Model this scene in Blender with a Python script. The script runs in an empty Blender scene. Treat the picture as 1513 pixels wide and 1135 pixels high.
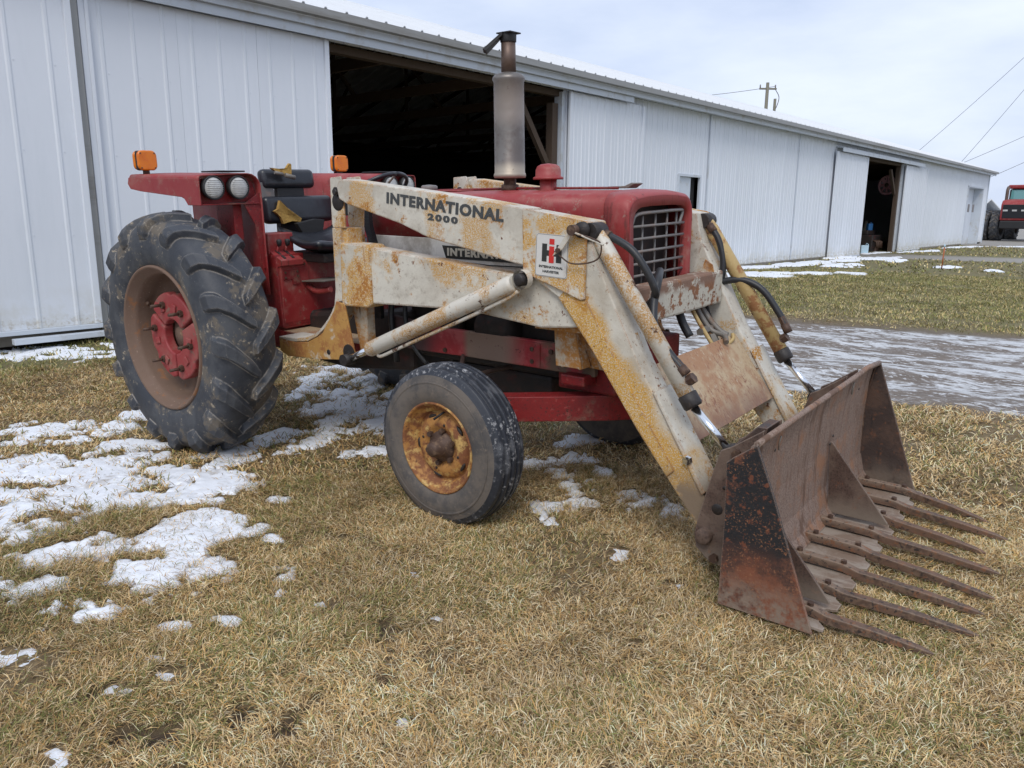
import bpy, bmesh, math, random
import numpy as np
from mathutils import Vector, Matrix, noise as mnoise
random.seed(7); rng = np.random.default_rng(11)
R = math.radians
scene = bpy.context.scene

# ------------------------------------------------------------------ camera
cam_d = bpy.data.cameras.new("camera"); cam = bpy.data.objects.new("camera", cam_d)
scene.collection.objects.link(cam); scene.camera = cam
cr = Vector((0.7841085, 0.6205581, 0.0090242)); cu = Vector((-0.1386331, 0.1609603, 0.9771759)); cf = Vector((-0.6049419, 0.7674630, -0.2122402))
CAM = Vector((4.6307078, -3.5354747, 1.4502882))
m = Matrix((cr, cu, -cf)).transposed().to_4x4(); m.translation = CAM
cam.matrix_world = m
cam_d.sensor_fit = 'HORIZONTAL'; cam_d.sensor_width = 36.0; cam_d.lens = 36.0 * 1151.16 / 1513.0
cam_d.clip_start = 0.05; cam_d.clip_end = 5000

# ------------------------------------------------------------------ world: pale overcast sky
SUN_EL, SUN_AZ = R(48), R(-62)     # azimuth measured from +x towards +y
world = bpy.data.worlds.new("World"); scene.world = world; world.use_nodes = True
wn = world.node_tree; wn.nodes.clear()
def wnode(t, **k):
    n = wn.nodes.new(t)
    for a, b in k.items(): setattr(n, a, b)
    return n
sky = wnode('ShaderNodeTexSky', sky_type='NISHITA', sun_disc=False); sky.sun_elevation = SUN_EL
sky.sun_rotation = R(90) - SUN_AZ; sky.air_density = 1.0; sky.dust_density = 2.0
tc = wnode('ShaderNodeTexCoord'); mp = wnode('ShaderNodeMapping'); mp.inputs['Scale'].default_value = (1.0, 1.0, 3.2)
wn.links.new(tc.outputs['Generated'], mp.inputs['Vector'])
ns = wnode('ShaderNodeTexNoise'); ns.inputs['Scale'].default_value = 2.1; ns.inputs['Detail'].default_value = 7; ns.inputs['Roughness'].default_value = .55
wn.links.new(mp.outputs[0], ns.inputs['Vector'])
rp = wnode('ShaderNodeValToRGB'); e = rp.color_ramp.elements
e[0].position = .36; e[0].color = (5.15, 5.95, 7.7, 1); e[1].position = .66; e[1].color = (7.4, 8.0, 9.2, 1)
wn.links.new(ns.outputs['Fac'], rp.inputs[0])
mx = wnode('ShaderNodeMix', data_type='RGBA'); mx.inputs[0].default_value = .9
wn.links.new(sky.outputs[0], mx.inputs[6]); wn.links.new(rp.outputs[0], mx.inputs[7])
bg = wnode('ShaderNodeBackground'); bg.inputs['Strength'].default_value = .1
wo = wnode('ShaderNodeOutputWorld')
wn.links.new(mx.outputs[2], bg.inputs['Color']); wn.links.new(bg.outputs[0], wo.inputs[0])

sun_d = bpy.data.lights.new("sun", 'SUN'); sun_d.energy = 1.3; sun_d.angle = R(24); sun_d.color = (1, .95, .88)
sun = bpy.data.objects.new("sun", sun_d); scene.collection.objects.link(sun)
sd = Vector((math.cos(SUN_EL) * math.cos(SUN_AZ), math.cos(SUN_EL) * math.sin(SUN_AZ), math.sin(SUN_EL)))
sun.rotation_euler = sd.to_track_quat('Z', 'Y').to_euler()
scene.view_settings.view_transform = 'Standard'; scene.view_settings.look = 'None'
scene.view_settings.exposure = 0.36; scene.view_settings.gamma = 1.0

# ------------------------------------------------------------------ materials
def new_mat(name, base, rough=.5, metal=0., layers=(), bump=(), spec=.5, island=0.):
    """layers: (factors, colour[, rough]); factor = (kind, scale, lo, hi); bump: (scale, distance) list"""
    mt = bpy.data.materials.new(name); mt.use_nodes = True; nt = mt.node_tree; bs = nt.nodes['Principled BSDF']
    tcn = nt.nodes.new('ShaderNodeTexCoord'); co = tcn.outputs['Object']
    def fac(kind, sc, lo, hi):
        if kind in ('n', 's', 'v', 'm'):
            n = nt.nodes.new('ShaderNodeTexNoise') if kind != 'v' else nt.nodes.new('ShaderNodeTexVoronoi')
            n.inputs['Scale'].default_value = sc
            v = co
            if kind in 'sm':                       # streaks: s along z, m along x
                mpn = nt.nodes.new('ShaderNodeMapping'); mpn.inputs['Scale'].default_value = (1, 1, .12) if kind == 's' else (.12, 1, 1)
                nt.links.new(co, mpn.inputs['Vector']); v = mpn.outputs[0]
            nt.links.new(v, n.inputs['Vector'])
            if kind != 'v': n.inputs['Detail'].default_value = 10; n.inputs['Roughness'].default_value = .68
            src = n.outputs['Fac'] if kind != 'v' else n.outputs['Distance']
        elif kind == 'e':                       # worn edges, from the real curvature of the geometry
            bv = nt.nodes.new('ShaderNodeBevel'); bv.samples = 4; bv.inputs['Radius'].default_value = sc
            gn = nt.nodes.new('ShaderNodeNewGeometry'); vm = nt.nodes.new('ShaderNodeVectorMath'); vm.operation = 'DOT_PRODUCT'
            nt.links.new(bv.outputs[0], vm.inputs[0]); nt.links.new(gn.outputs['Normal'], vm.inputs[1])
            ma = nt.nodes.new('ShaderNodeMath'); ma.operation = 'SUBTRACT'; ma.inputs[0].default_value = 1; nt.links.new(vm.outputs['Value'], ma.inputs[1]); src = ma.outputs[0]
        elif kind == 'd':
            vm = nt.nodes.new('ShaderNodeVectorMath'); vm.operation = 'DOT_PRODUCT'; nt.links.new(co, vm.inputs[0]); vm.inputs[1].default_value = sc
            na = nt.nodes.new('ShaderNodeTexNoise'); na.inputs['Scale'].default_value = 7; na.inputs['Detail'].default_value = 6; nt.links.new(co, na.inputs['Vector'])
            ma = nt.nodes.new('ShaderNodeMath'); ma.operation = 'MULTIPLY_ADD'; nt.links.new(na.outputs['Fac'], ma.inputs[0]); ma.inputs[1].default_value = .16; nt.links.new(vm.outputs['Value'], ma.inputs[2]); src = ma.outputs[0]
        else:
            sx = nt.nodes.new('ShaderNodeSeparateXYZ'); nt.links.new(co, sx.inputs[0]); src = sx.outputs[{'x': 0, 'y': 1, 'z': 2}[kind]]
        mr = nt.nodes.new('ShaderNodeMapRange'); mr.inputs['From Min'].default_value = lo; mr.inputs['From Max'].default_value = hi
        mr.interpolation_type = 'SMOOTHSTEP'
        nt.links.new(src, mr.inputs['Value']); return mr.outputs[0]
    col = nt.nodes.new('ShaderNodeRGB'); col.outputs[0].default_value = (*base, 1); cur = col.outputs[0]
    rr = None
    if island:
        g = nt.nodes.new('ShaderNodeObjectInfo'); hs = nt.nodes.new('ShaderNodeHueSaturation')
        mr = nt.nodes.new('ShaderNodeMapRange'); mr.inputs['To Min'].default_value = 1 - island; mr.inputs['To Max'].default_value = 1 + island
        nt.links.new(g.outputs['Random'], mr.inputs['Value']); nt.links.new(mr.outputs[0], hs.inputs['Value']); nt.links.new(cur, hs.inputs['Color']); cur = hs.outputs[0]
    for L in layers:
        f = None
        for a in L[0]:
            o = fac(*a)
            if f is None: f = o
            else:
                mm = nt.nodes.new('ShaderNodeMath'); mm.operation = 'MULTIPLY'; nt.links.new(f, mm.inputs[0]); nt.links.new(o, mm.inputs[1]); f = mm.outputs[0]
        mxn = nt.nodes.new('ShaderNodeMix'); mxn.data_type = 'RGBA'
        nt.links.new(f, mxn.inputs[0]); nt.links.new(cur, mxn.inputs[6]); mxn.inputs[7].default_value = (*L[1], 1); cur = mxn.outputs[2]
        if len(L) > 2:
            mf = nt.nodes.new('ShaderNodeMix'); mf.data_type = 'FLOAT'; nt.links.new(f, mf.inputs[0])
            if rr is None: mf.inputs[2].default_value = rough
            else: nt.links.new(rr, mf.inputs[2])
            mf.inputs[3].default_value = L[2]; rr = mf.outputs[0]
    nt.links.new(cur, bs.inputs['Base Color'])
    if rr is None: bs.inputs['Roughness'].default_value = rough
    else: nt.links.new(rr, bs.inputs['Roughness'])
    bs.inputs['Metallic'].default_value = metal; bs.inputs['Specular IOR Level'].default_value = spec
    prev = None
    for sc, dist in bump:
        n = nt.nodes.new('ShaderNodeTexNoise'); n.inputs['Scale'].default_value = sc; n.inputs['Detail'].default_value = 5
        nt.links.new(co, n.inputs['Vector'])
        b = nt.nodes.new('ShaderNodeBump'); b.inputs['Distance'].default_value = dist; b.inputs['Strength'].default_value = 1
        nt.links.new(n.outputs['Fac'], b.inputs['Height'])
        if prev: nt.links.new(prev, b.inputs['Normal'])
        prev = b.outputs[0]
    if prev: nt.links.new(prev, bs.inputs['Normal'])
    return mt
DUST = (.30, .23, .16)
M = {}
M['red'] = new_mat('faded_red_paint', (.275, .019, .022), .42, layers=[
    ([('n', 2.2, .4, .68)], (.32, .055, .050), .55), ([('n', 9, .55, .8)], (.22, .014, .018), .5),
    ([('s', 30, .56, .64), ('n', 3, .42, .6)], (.15, .03, .025), .6), ([('n', 13, .56, .62), ('n', 100, .45, .6)], (.30, .16, .13), .75), ([('n', 5, .52, .75)], (.33, .16, .13), .7), ([('n', 70, .64, .69)], (.09, .03, .02), .8), ([('e', .010, .02, .12), ('n', 16, .45, .55)], (.20, .09, .07), .7)], bump=[(40, .0006), (3, .006)])
M['red_dull'] = new_mat('grimy_red_paint', (.23, .013, .014), .5, layers=[
    ([('n', 3.3, .42, .66)], (.16, .012, .014), .6), ([('n', 6, .52, .7)], (.20, .12, .085), .8), ([('n', 45, .57, .62), ('n', 4, .4, .6)], (.40, .09, .08), .6), ([('n', 90, .56, .62)], (.07, .02, .018), .7), ([('n', 24, .62, .67)], (.05, .02, .015), .8)], bump=[(50, .0008), (5, .003)])
M['red_mud'] = new_mat('muddy_red_paint', (.34, .02, .028), .5, layers=[
    ([('n', 5, .45, .6)], (.45, .09, .09), .6), ([('x', 0, 1.74, 1.8), ('x', 0, 2.22, 2.02)], (.29, .20, .15), .85), ([('x', 0, 2.2, 2.38), ('n', 7, .38, .55)], (.13, .09, .06), .8),
    ([('x', 0, 1.62, 1.42)], (.06, .03, .03), .8), ([('n', 30, .6, .68)], (.1, .03, .03), .8)], bump=[(60, .001)])
M['cream'] = new_mat('weathered_cream_paint', (.64, .61, .53), .5, layers=[
    ([('n', 3.1, .4, .7)], (.47, .43, .36), .6), ([('n', 25, .5, .75)], (.38, .34, .28), .65),
    ([('n', 2.6, .49, .57), ('n', 150, .40, .56)], (.52, .29, .07), .75), ([('n', 5, .55, .62), ('n', 60, .42, .52)], (.42, .19, .035), .8),
    ([('n', 70, .62, .66), ('n', 4, .40, .55)], (.17, .065, .03), .9), ([('n', 20, .62, .65), ('n', 2.5, .42, .55)], (.13, .05, .028), .9), ([('e', .014, .015, .10), ('n', 14, .44, .56)], (.26, .11, .04), .85)], bump=[(70, .0012), (8, .003)])
M['cream_heavy'] = new_mat('yellow_rusted_cream_paint', (.64, .61, .53), .5, layers=[
    ([('n', 3.1, .4, .7)], (.50, .46, .38), .6), ([('n', 5, .42, .50), ('n', 150, .38, .55)], (.56, .30, .045), .75), ([('n', 8, .52, .60), ('n', 60, .42, .52)], (.40, .17, .035), .8),
    ([('n', 70, .61, .65)], (.17, .065, .03), .9), ([('s', 26, .60, .66)], (.33, .15, .05), .85), ([('e', .014, .015, .10), ('n', 14, .42, .54)], (.26, .11, .04), .85)], bump=[(70, .0012), (8, .003)])
M['cream_rust'] = new_mat('heavily_rusted_cream_paint', (.50, .44, .34), .6, layers=[
    ([('n', 7, .38, .52), ('n', 60, .32, .52)], (.44, .20, .05), .85), ([('n', 4, .5, .62)], (.23, .095, .04), .9), ([('s', 20, .55, .66)], (.10, .05, .03), .9)], bump=[(60, .002), (9, .003)])
M['foot'] = new_mat('orange_rusted_plate', (.46, .25, .07), .75, layers=[
    ([('n', 6, .5, .62)], (.34, .14, .045), .85), ([('n', 9, .56, .66)], (.56, .50, .40), .6), ([('n', 60, .55, .68)], (.52, .31, .08), .8), ([('n', 28, .64, .7)], (.16, .06, .03), .9)], bump=[(60, .002)])
M['bar_rust'] = new_mat('mottled_rust_and_cream', (.52, .49, .41), .6, layers=[
    ([('n', 11, .52, .57)], (.25, .11, .05), .85), ([('n', 32, .57, .61)], (.17, .075, .04), .9), ([('n', 7, .42, .5), ('z', 0, 1.10, 1.15)], (.22, .13, .09), .85)], bump=[(60, .0025)])
M['legs'] = new_mat('cream_paint_muddy_foot', (.63, .60, .52), .5, layers=[
    ([('n', 3.1, .4, .7)], (.45, .40, .32), .6), ([('d', (.79, 0, .61), 3.00, 2.93), ('n', 150, .36, .54)], (.55, .30, .04), .75), ([('n', 4.6, .54, .60), ('n', 90, .42, .5)], (.45, .22, .04), .8),
    ([('n', 60, .60, .66)], (.22, .10, .03), .9), ([('n', 20, .62, .67)], (.17, .07, .03), .9), ([('z', 0, .50, .34), ('n', 6, .34, .50)], (.21, .155, .105), .85), ([('e', .014, .015, .10), ('n', 14, .44, .56)], (.26, .11, .04), .85)], bump=[(70, .0015), (8, .003)])
M['tan_plate'] = new_mat('rusty_tan_plate', (.46, .35, .22), .65, layers=[
    ([('n', 4, .42, .58)], (.36, .20, .11), .75), ([('s', 60, .52, .6), ('n', 5, .4, .6)], (.24, .11, .07), .8), ([('s', 40, .55, .68)], (.50, .42, .30), .6), ([('n', 45, .6, .7)], (.20, .09, .05), .9), ([('z', 0, .66, .5), ('n', 9, .3, .55)], (.22, .13, .10), .8)], bump=[(50, .0015)])
M['cyl'] = new_mat('chipped_cream_cylinder_paint', (.60, .57, .50), .45, layers=[
    ([('n', 5, .46, .58), ('n', 150, .38, .56)], (.46, .25, .07), .75), ([('n', 16, .6, .64)], (.11, .055, .035), .8), ([('n', 60, .63, .7)], (.2, .09, .04), .9)], bump=[(60, .0014)])
M['cyl_far'] = new_mat('ochre_rusted_cylinder_paint', (.46, .33, .14), .55, layers=[
    ([('n', 9, .5, .58)], (.30, .14, .055), .8), ([('n', 14, .6, .65)], (.12, .05, .03), .85), ([('n', 60, .55, .7)], (.52, .42, .22), .7)], bump=[(60, .0014)])
M['grease_hole_shade'] = new_mat('black_grease_and_hole_shade', (.022, .018, .017), .55, layers=[([('n', 30, .55, .7)], (.07, .05, .04), .8)], bump=[(50, .003)])  # real grease, and the painted dark of slots and holes
M['engine'] = new_mat('oily_engine_iron', (.022, .018, .017), .6, layers=[([('n', 6, .45, .7)], (.055, .032, .026), .8), ([('n', 3, .55, .65)], (.09, .014, .016), .6)], bump=[(20, .006)])
M['rust'] = new_mat('brown_rusted_steel', (.085, .050, .038), .68, layers=[
    ([('n', 110, .50, .58)], (.045, .028, .022), .8),
    ([('n', 4, .42, .62)], (.155, .108, .082), .8), ([('n', 14, .58, .66)], (.17, .07, .038), .8), ([('n', 60, .6, .7)], (.06, .03, .022), .8), ([('z', 0, .2, .06)], (.20, .16, .125), .85), ([('e', .008, .02, .12)], (.26, .20, .16), .6)], bump=[(70, .0015), (9, .003)])
M['rust_dark'] = new_mat('dark_brown_steel', (.048, .032, .027), .62, layers=[
    ([('n', 5, .45, .6)], (.085, .05, .036), .7), ([('n', 22, .56, .64)], (.12, .055, .032), .8), ([('s', 30, .56, .66)], (.03, .022, .02), .6), ([('z', 0, .22, .04), ('n', 8, .3, .6)], (.17, .13, .10), .85), ([('e', .008, .02, .12)], (.22, .16, .13), .6)], bump=[(60, .002), (9, .003)])  # darker brown for the far side plate and the stiffener
M['tine_steel'] = new_mat('worn_brown_tine_steel', (.080, .050, .036), .65, layers=[
    ([('n', 45, .48, .56)], (.16, .105, .07), .8),
    ([('n', 6, .42, .6)], (.15, .085, .055), .75), ([('z', 0, .070, .098)], (.21, .15, .11), .8), ([('n', 40, .55, .60)], (.20, .09, .045), .8), ([('n', 50, .57, .62)], (.03, .022, .02), .8), ([('e', .006, .02, .12)], (.30, .23, .17), .6)], bump=[(50, .002), (12, .004)])
M['floor_steel'] = new_mat('pale_worn_floor_plate', (.30, .25, .205), .7, layers=[([('n', 6, .45, .6)], (.21, .15, .11), .8), ([('m', 40, .55, .66)], (.15, .10, .075), .8), ([('e', .008, .02, .12)], (.36, .30, .25), .6)], bump=[(50, .0015)])
M['rust_side'] = new_mat('scorched_rusted_side_plate', (.105, .045, .030), .6, layers=[
    ([('n', 110, .50, .58)], (.055, .028, .022), .7),
    ([('n', 5.2, .45, .58)], (.19, .065, .033), .7), ([('n', 3.6, .40, .46), ('z', 0, .16, .34)], (.015, .016, .020), .5), ([('n', 26, .58, .63)], (.15, .05, .026), .7), ([('n', 30, .64, .7)], (.30, .12, .05), .8), ([('n', 80, .62, .7)], (.05, .03, .03), .7),
    ([('z', 0, .22, .06), ('n', 24, .36, .58)], (.22, .165, .125), .85), ([('n', 130, .56, .62), ('n', 7, .42, .56)], (.26, .12, .06), .8), ([('e', .008, .02, .12)], (.26, .19, .15), .6)], bump=[(60, .002), (9, .003)])
M['rust_in'] = new_mat('dusty_pink_brown_steel', (.24, .17, .135), .7, layers=[
    ([('n', 120, .50, .58)], (.15, .10, .075), .8), ([('n', 150, .58, .64)], (.36, .28, .23), .8),
    ([('s', 25, .5, .68)], (.17, .10, .07), .75), ([('n', 5, .5, .65)], (.27, .14, .08), .8), ([('s', 60, .66, .72)], (.42, .35, .30), .7), ([('e', .010, .02, .12)], (.30, .24, .20), .6), ([('n', 70, .64, .69)], (.06, .03, .02), .8), ([('s', 9, .54, .60)], (.13, .075, .05), .75)], bump=[(60, .002), (6, .004)])
M['chrome'] = new_mat('cylinder_rod_chrome', (.78, .80, .82), .18, 1.0, layers=[([('n', 14, .56, .62)], (.12, .10, .09), .5)])
M['rubber'] = new_mat('dusty_tyre_rubber', (.036, .041, .052), .55, layers=[
    ([('n', 4.5, .42, .60)], (.068, .073, .082), .75), ([('n', 5, .52, .60)], (.13, .112, .092), .9), ([('n', 34, .57, .63), ('n', 5, .46, .56)], (.34, .29, .22), .95), ([('e', .016, .03, .16), ('n', 9, .36, .54)], (.27, .25, .225), .9), ([('n', 90, .66, .72)], (.30, .29, .28), .9)], bump=[(80, .0012), (14, .003)])
M['rubber_worn'] = new_mat('scuffed_ribbed_tyre_rubber', (.024, .028, .038), .45, layers=[
    ([('n', 8, .52, .64)], (.085, .09, .102), .7), ([('n', 45, .53, .60), ('n', 5, .44, .56)], (.33, .33, .34), .85), ([('n', 90, .64, .70), ('n', 6, .45, .6)], (.42, .41, .40), .9)], bump=[(80, .001)])
M['rubber_wall'] = new_mat('brown_dusty_tyre_sidewall', (.135, .115, .098), .8, layers=[
    ([('n', 6, .42, .62)], (.075, .07, .068), .8), ([('n', 30, .56, .68)], (.17, .14, .115), .9)], bump=[(80, .001)])
M['rim_front'] = new_mat('orange_rusted_wheel_steel', (.40, .19, .05), .65, layers=[
    ([('n', 9, .42, .54)], (.20, .075, .03), .8), ([('n', 11, .5, .62)], (.55, .36, .12), .55), ([('n', 60, .56, .66)], (.13, .05, .025), .85), ([('n', 5, .58, .66)], (.16, .07, .035), .85)], bump=[(60, .002)])
M['rim_rear'] = new_mat('brown_rusted_rear_rim', (.17, .108, .078), .7, layers=[
    ([('n', 4, .42, .62)], (.16, .105, .075), .8), ([('n', 12, .56, .66)], (.26, .12, .055), .8), ([('n', 50, .6, .7)], (.33, .24, .18), .8)], bump=[(50, .0015)])
M['hub_red'] = new_mat('bright_faded_red_hub', (.29, .040, .042), .5, layers=[([('n', 8, .44, .60)], (.31, .085, .075), .7), ([('n', 12, .56, .66)], (.20, .12, .09), .8), ([('n', 40, .64, .7)], (.2, .1, .08), .8)], bump=[(40, .001)])
M['bolt'] = new_mat('rusty_bolt_steel', (.085, .05, .036), .6, .3, layers=[([('n', 30, .5, .65)], (.18, .115, .075), .7)])
M['steel'] = new_mat('dull_steel', (.20, .185, .165), .55, .3, layers=[([('n', 12, .5, .65)], (.2, .14, .1), .7)])
M['muffler'] = new_mat('heat_stained_muffler_steel', (.20, .185, .17), .42, .55, layers=[
    ([('n', 5, .42, .58)], (.15, .13, .12), .5), ([('z', 0, 1.76, 1.70)], (.42, .37, .30), .55), ([('z', 0, 1.90, 2.0), ('z', 0, 2.2, 2.05)], (.34, .30, .27), .5), ([('n', 40, .62, .7)], (.12, .06, .04), .8)], bump=[(10, .004)])
M['stack'] = new_mat('brown_heat_stained_pipe', (.15, .105, .085), .5, .5, layers=[([('n', 9, .5, .65)], (.11, .07, .055), .6)])
M['black'] = new_mat('black_vinyl', (.016, .018, .024), .30, layers=[([('n', 6, .5, .7)], (.028, .030, .038), .42)], bump=[(5, .012), (90, .0005)])
M['black_matte'] = new_mat('matt_black', (.018, .018, .019), .6, bump=[(30, .001)])
M['hose'] = new_mat('black_hydraulic_hose', (.02, .021, .024), .45, layers=[([('n', 20, .55, .7)], (.06, .058, .056), .7)])
M['foam'] = new_mat('torn_yellow_foam', (.42, .26, .07), .95, layers=[([('n', 30, .5, .65)], (.25, .13, .03), .95)], bump=[(60, .006)])
M['amber'] = new_mat('amber_lens', (.72, .20, .012), .25, layers=[([('n', 20, .45, .7)], (.60, .13, .008), .35)])
M['lens'] = new_mat('ribbed_headlamp_glass', (.55, .55, .53), .15, layers=[([('n', 6, .45, .65)], (.38, .37, .35), .3)], spec=.8)
M['rim_grey'] = new_mat('grey_painted_bar', (.17, .16, .155), .45, layers=[([('n', 12, .5, .65)], (.24, .19, .17), .7)])
M['screen'] = new_mat('dark_radiator_screen', (.022, .016, .015), .7, layers=[([('n', 9, .5, .65)], (.06, .035, .028), .8)])
M['white_panel'] = new_mat('dusty_white_panel', (.82, .81, .77), .5, layers=[([('n', 4, .45, .65)], (.46, .43, .38), .6), ([('n', 40, .66, .72)], (.25, .18, .12), .8)])
M['letter_dark'] = new_mat('worn_charcoal_lettering', (.055, .060, .062), .55, layers=[([('n', 60, .62, .68)], (.50, .46, .38), .6)])
M['letter_pale'] = new_mat('pale_lettering', (.58, .55, .46), .5)
M['label_black'] = new_mat('black_label', (.03, .032, .03), .45, layers=[([('n', 40, .62, .7)], (.2, .17, .13), .7)])
M['sticker'] = new_mat('white_sticker', (.66, .65, .62), .4, layers=[([('n', 9, .55, .7)], (.50, .46, .40), .6), ([('n', 90, .66, .7)], (.3, .2, .12), .7)])
M['sticker_red'] = new_mat('sticker_red', (.62, .03, .025), .4)
M['barn_white'] = new_mat('white_painted_ribbed_steel', (.70, .74, .80), .42, layers=[
    ([('s', 3, .45, .7)], (.67, .715, .775), .5), ([('z', 0, .8, .12), ('n', 3, .35, .65)], (.57, .57, .53), .6), ([('z', 0, .42, .18), ('n', 18, .48, .62)], (.42, .38, .31), .7), ([('s', 22, .66, .72)], (.60, .60, .58), .5)], bump=[(1.4, .006)], island=.025)
M['barn_trim'] = new_mat('weathered_trim_steel', (.55, .60, .66), .45, layers=[([('n', 3, .5, .7)], (.46, .47, .47), .55)])
M['galv'] = new_mat('galvanised_gutter', (.30, .30, .29), .45, .3, layers=[([('m', 3, .5, .7)], (.22, .21, .19), .6)])
M['roof'] = new_mat('pale_steel_roof', (.66, .68, .70), .38, layers=[([('n', 1.5, .5, .7)], (.60, .62, .64), .45)], island=.02)
M['wood'] = new_mat('old_brown_timber', (.075, .052, .036), .85, layers=[([('s', 30, .5, .65)], (.07, .045, .03), .9)], bump=[(40, .003)])
M['wood_grey'] = new_mat('weathered_grey_timber', (.22, .20, .165), .85, layers=[([('m', 30, .5, .65)], (.16, .145, .12), .9)], bump=[(40, .004)], island=.1)
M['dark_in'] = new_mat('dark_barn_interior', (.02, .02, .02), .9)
M['jug_blue'] = new_mat('blue_plastic', (.03, .14, .34), .4)
M['jug_white'] = new_mat('white_plastic', (.50, .68, .80), .5)
M['fan'] = new_mat('faded_pink_fan', (.60, .33, .37), .6)
M['glass'] = new_mat('teal_cab_glass', (.12, .30, .30), .08, spec=1)
M['black_gloss'] = new_mat('black_grille_plastic', (.012, .012, .014), .4)
M['pole'] = new_mat('weathered_pole', (.19, .18, .14), .85)
M['cable'] = new_mat('cable_black', (.12, .12, .13), .6)
M['stake'] = new_mat('orange_stake', (.42, .12, .04), .6)
M['chrome_dirty'] = M['steel']

# ------------------------------------------------------------------ mesh helpers
class MB:
    def __init__(s): s.v = []; s.f = []; s.sm = []
    def add(s, vs, fs, smooth=False):
        b = len(s.v); s.v += [tuple(p) for p in vs]; s.f += [tuple(b + i for i in f) for f in fs]; s.sm += [smooth] * len(fs); return s
    def box(s, x0, x1, y0, y1, z0, z1, M_=None):
        vs = [Vector((x, y, z)) for x in (x0, x1) for y in (y0, y1) for z in (z0, z1)]
        if M_ is not None: vs = [M_ @ p for p in vs]
        return s.add(vs, [(0, 1, 3, 2), (4, 6, 7, 5), (0, 4, 5, 1), (2, 3, 7, 6), (0, 2, 6, 4), (1, 5, 7, 3)])
    def prism(s, poly, a, b, axis='y', smooth=False):
        """poly in the plane normal to axis, extruded a..b; orientation fixed with recalc"""
        n = len(poly)
        def p3(q, t): return {'y': (q[0], t, q[1]), 'x': (t, q[0], q[1]), 'z': (q[0], q[1], t)}[axis]
        vs = [p3(q, a) for q in poly] + [p3(q, b) for q in poly]
        fs = [tuple(range(n)), tuple(range(2 * n - 1, n - 1, -1))] + [(i, n + i, n + (i + 1) % n, (i + 1) % n) for i in range(n)]
        return s.add(vs, fs, smooth)
    def lathe(s, prof, seg=48, centre=(0, 0, 0), axis='y', smooth=True, close=False):
        vs = []; n = len(prof)
        for k in range(seg):
            a = 2 * math.pi * k / seg
            for t, r in prof:
                c, d = r * math.cos(a), r * math.sin(a)
                p = {'y': (c, t, d), 'z': (c, d, t), 'x': (t, c, d)}[axis]
                vs.append((p[0] + centre[0], p[1] + centre[1], p[2] + centre[2]))
        fs = []
        for k in range(seg):
            k2 = (k + 1) % seg
            for i in range(n if close else n - 1):
                j = (i + 1) % n; fs.append((k * n + i, k2 * n + i, k2 * n + j, k * n + j))
        return s.add(vs, fs, smooth)
    def tube(s, pts, r, seg=10, caps=True, smooth=True):
        pts = [Vector(p) for p in pts]; rs = r if isinstance(r, (list, tuple)) else [r] * len(pts)
        vs = []; up = None
        for i, p in enumerate(pts):
            d = (pts[min(i + 1, len(pts) - 1)] - pts[max(i - 1, 0)]).normalized()
            if up is None: up = d.orthogonal().normalized()
            u = (up - d * up.dot(d)).normalized(); up = u; w = d.cross(u)
            for k in range(seg):
                a = 2 * math.pi * k / seg; vs.append(p + (u * math.cos(a) + w * math.sin(a)) * rs[i])
        fs = [(i * seg + k, i * seg + (k + 1) % seg, (i + 1) * seg + (k + 1) % seg, (i + 1) * seg + k) for i in range(len(pts) - 1) for k in range(seg)]
        s.add(vs, fs, smooth)
        if caps: b = len(s.v) - len(vs); s.f += [tuple(b + k for k in reversed(range(seg))), tuple(b + (len(pts) - 1) * seg + k for k in range(seg))]; s.sm += [False, False]
        return s
    def hexbolt(s, c, d, r=.014, h=.012):
        d = Vector(d).normalized(); c = Vector(c); return s.tube([c, c + d * h], r, 6, smooth=False)
    def build(s, name, mat, parent=None, bevel=0., coll=None, seg=2, fix=True):
        me = bpy.data.meshes.new(name); me.from_pydata([tuple(p) for p in s.v], [], s.f)
        me.polygons.foreach_set('use_smooth', s.sm)
        if fix:
            bm = bmesh.new(); bm.from_mesh(me); bmesh.ops.recalc_face_normals(bm, faces=bm.faces[:]); bm.to_mesh(me); bm.free()
        me.materials.append(M[mat] if isinstance(mat, str) else mat)
        o = bpy.data.objects.new(name, me); scene.collection.objects.link(o)
        if parent is not None: o.parent = parent
        if bevel:
            b = o.modifiers.new('bevel', 'BEVEL'); b.width = bevel; b.segments = seg; b.limit_method = 'ANGLE'; b.angle_limit = R(35)
        return o
def curve_pts(pts, n=6):
    """Catmull-Rom through pts"""
    P = [Vector(p) for p in pts]; P = [P[0] * 2 - P[1]] + P + [P[-1] * 2 - P[-2]]; out = []
    for i in range(1, len(P) - 2):
        for k in range(n):
            t = k / n; a, b, c, d = P[i - 1], P[i], P[i + 1], P[i + 2]
            out.append(.5 * ((2 * b) + (c - a) * t + (2 * a - 5 * b + 4 * c - d) * t * t + (3 * b - a - 3 * c + d) * t ** 3))
    out.append(P[-2]); return out
def rcorner(cx, cy, r, a0, a1, n=5):
    return [(cx + r * math.cos(R(a0 + (a1 - a0) * i / n)), cy + r * math.sin(R(a0 + (a1 - a0) * i / n))) for i in range(n + 1)]
def rrect(x0, x1, y0, y1, r, n=5):
    return rcorner(x1 - r, y1 - r, r, 0, 90, n) + rcorner(x0 + r, y1 - r, r, 90, 180, n) + rcorner(x0 + r, y0 + r, r, 180, 270, n) + rcorner(x1 - r, y0 + r, r, 270, 360, n)
def tag(o, label=None, cat=None, group=None, kind=None):
    if label: o['label'] = label
    if cat: o['category'] = cat
    if group: o['group'] = group
    if kind: o['kind'] = kind
    return o
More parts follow.
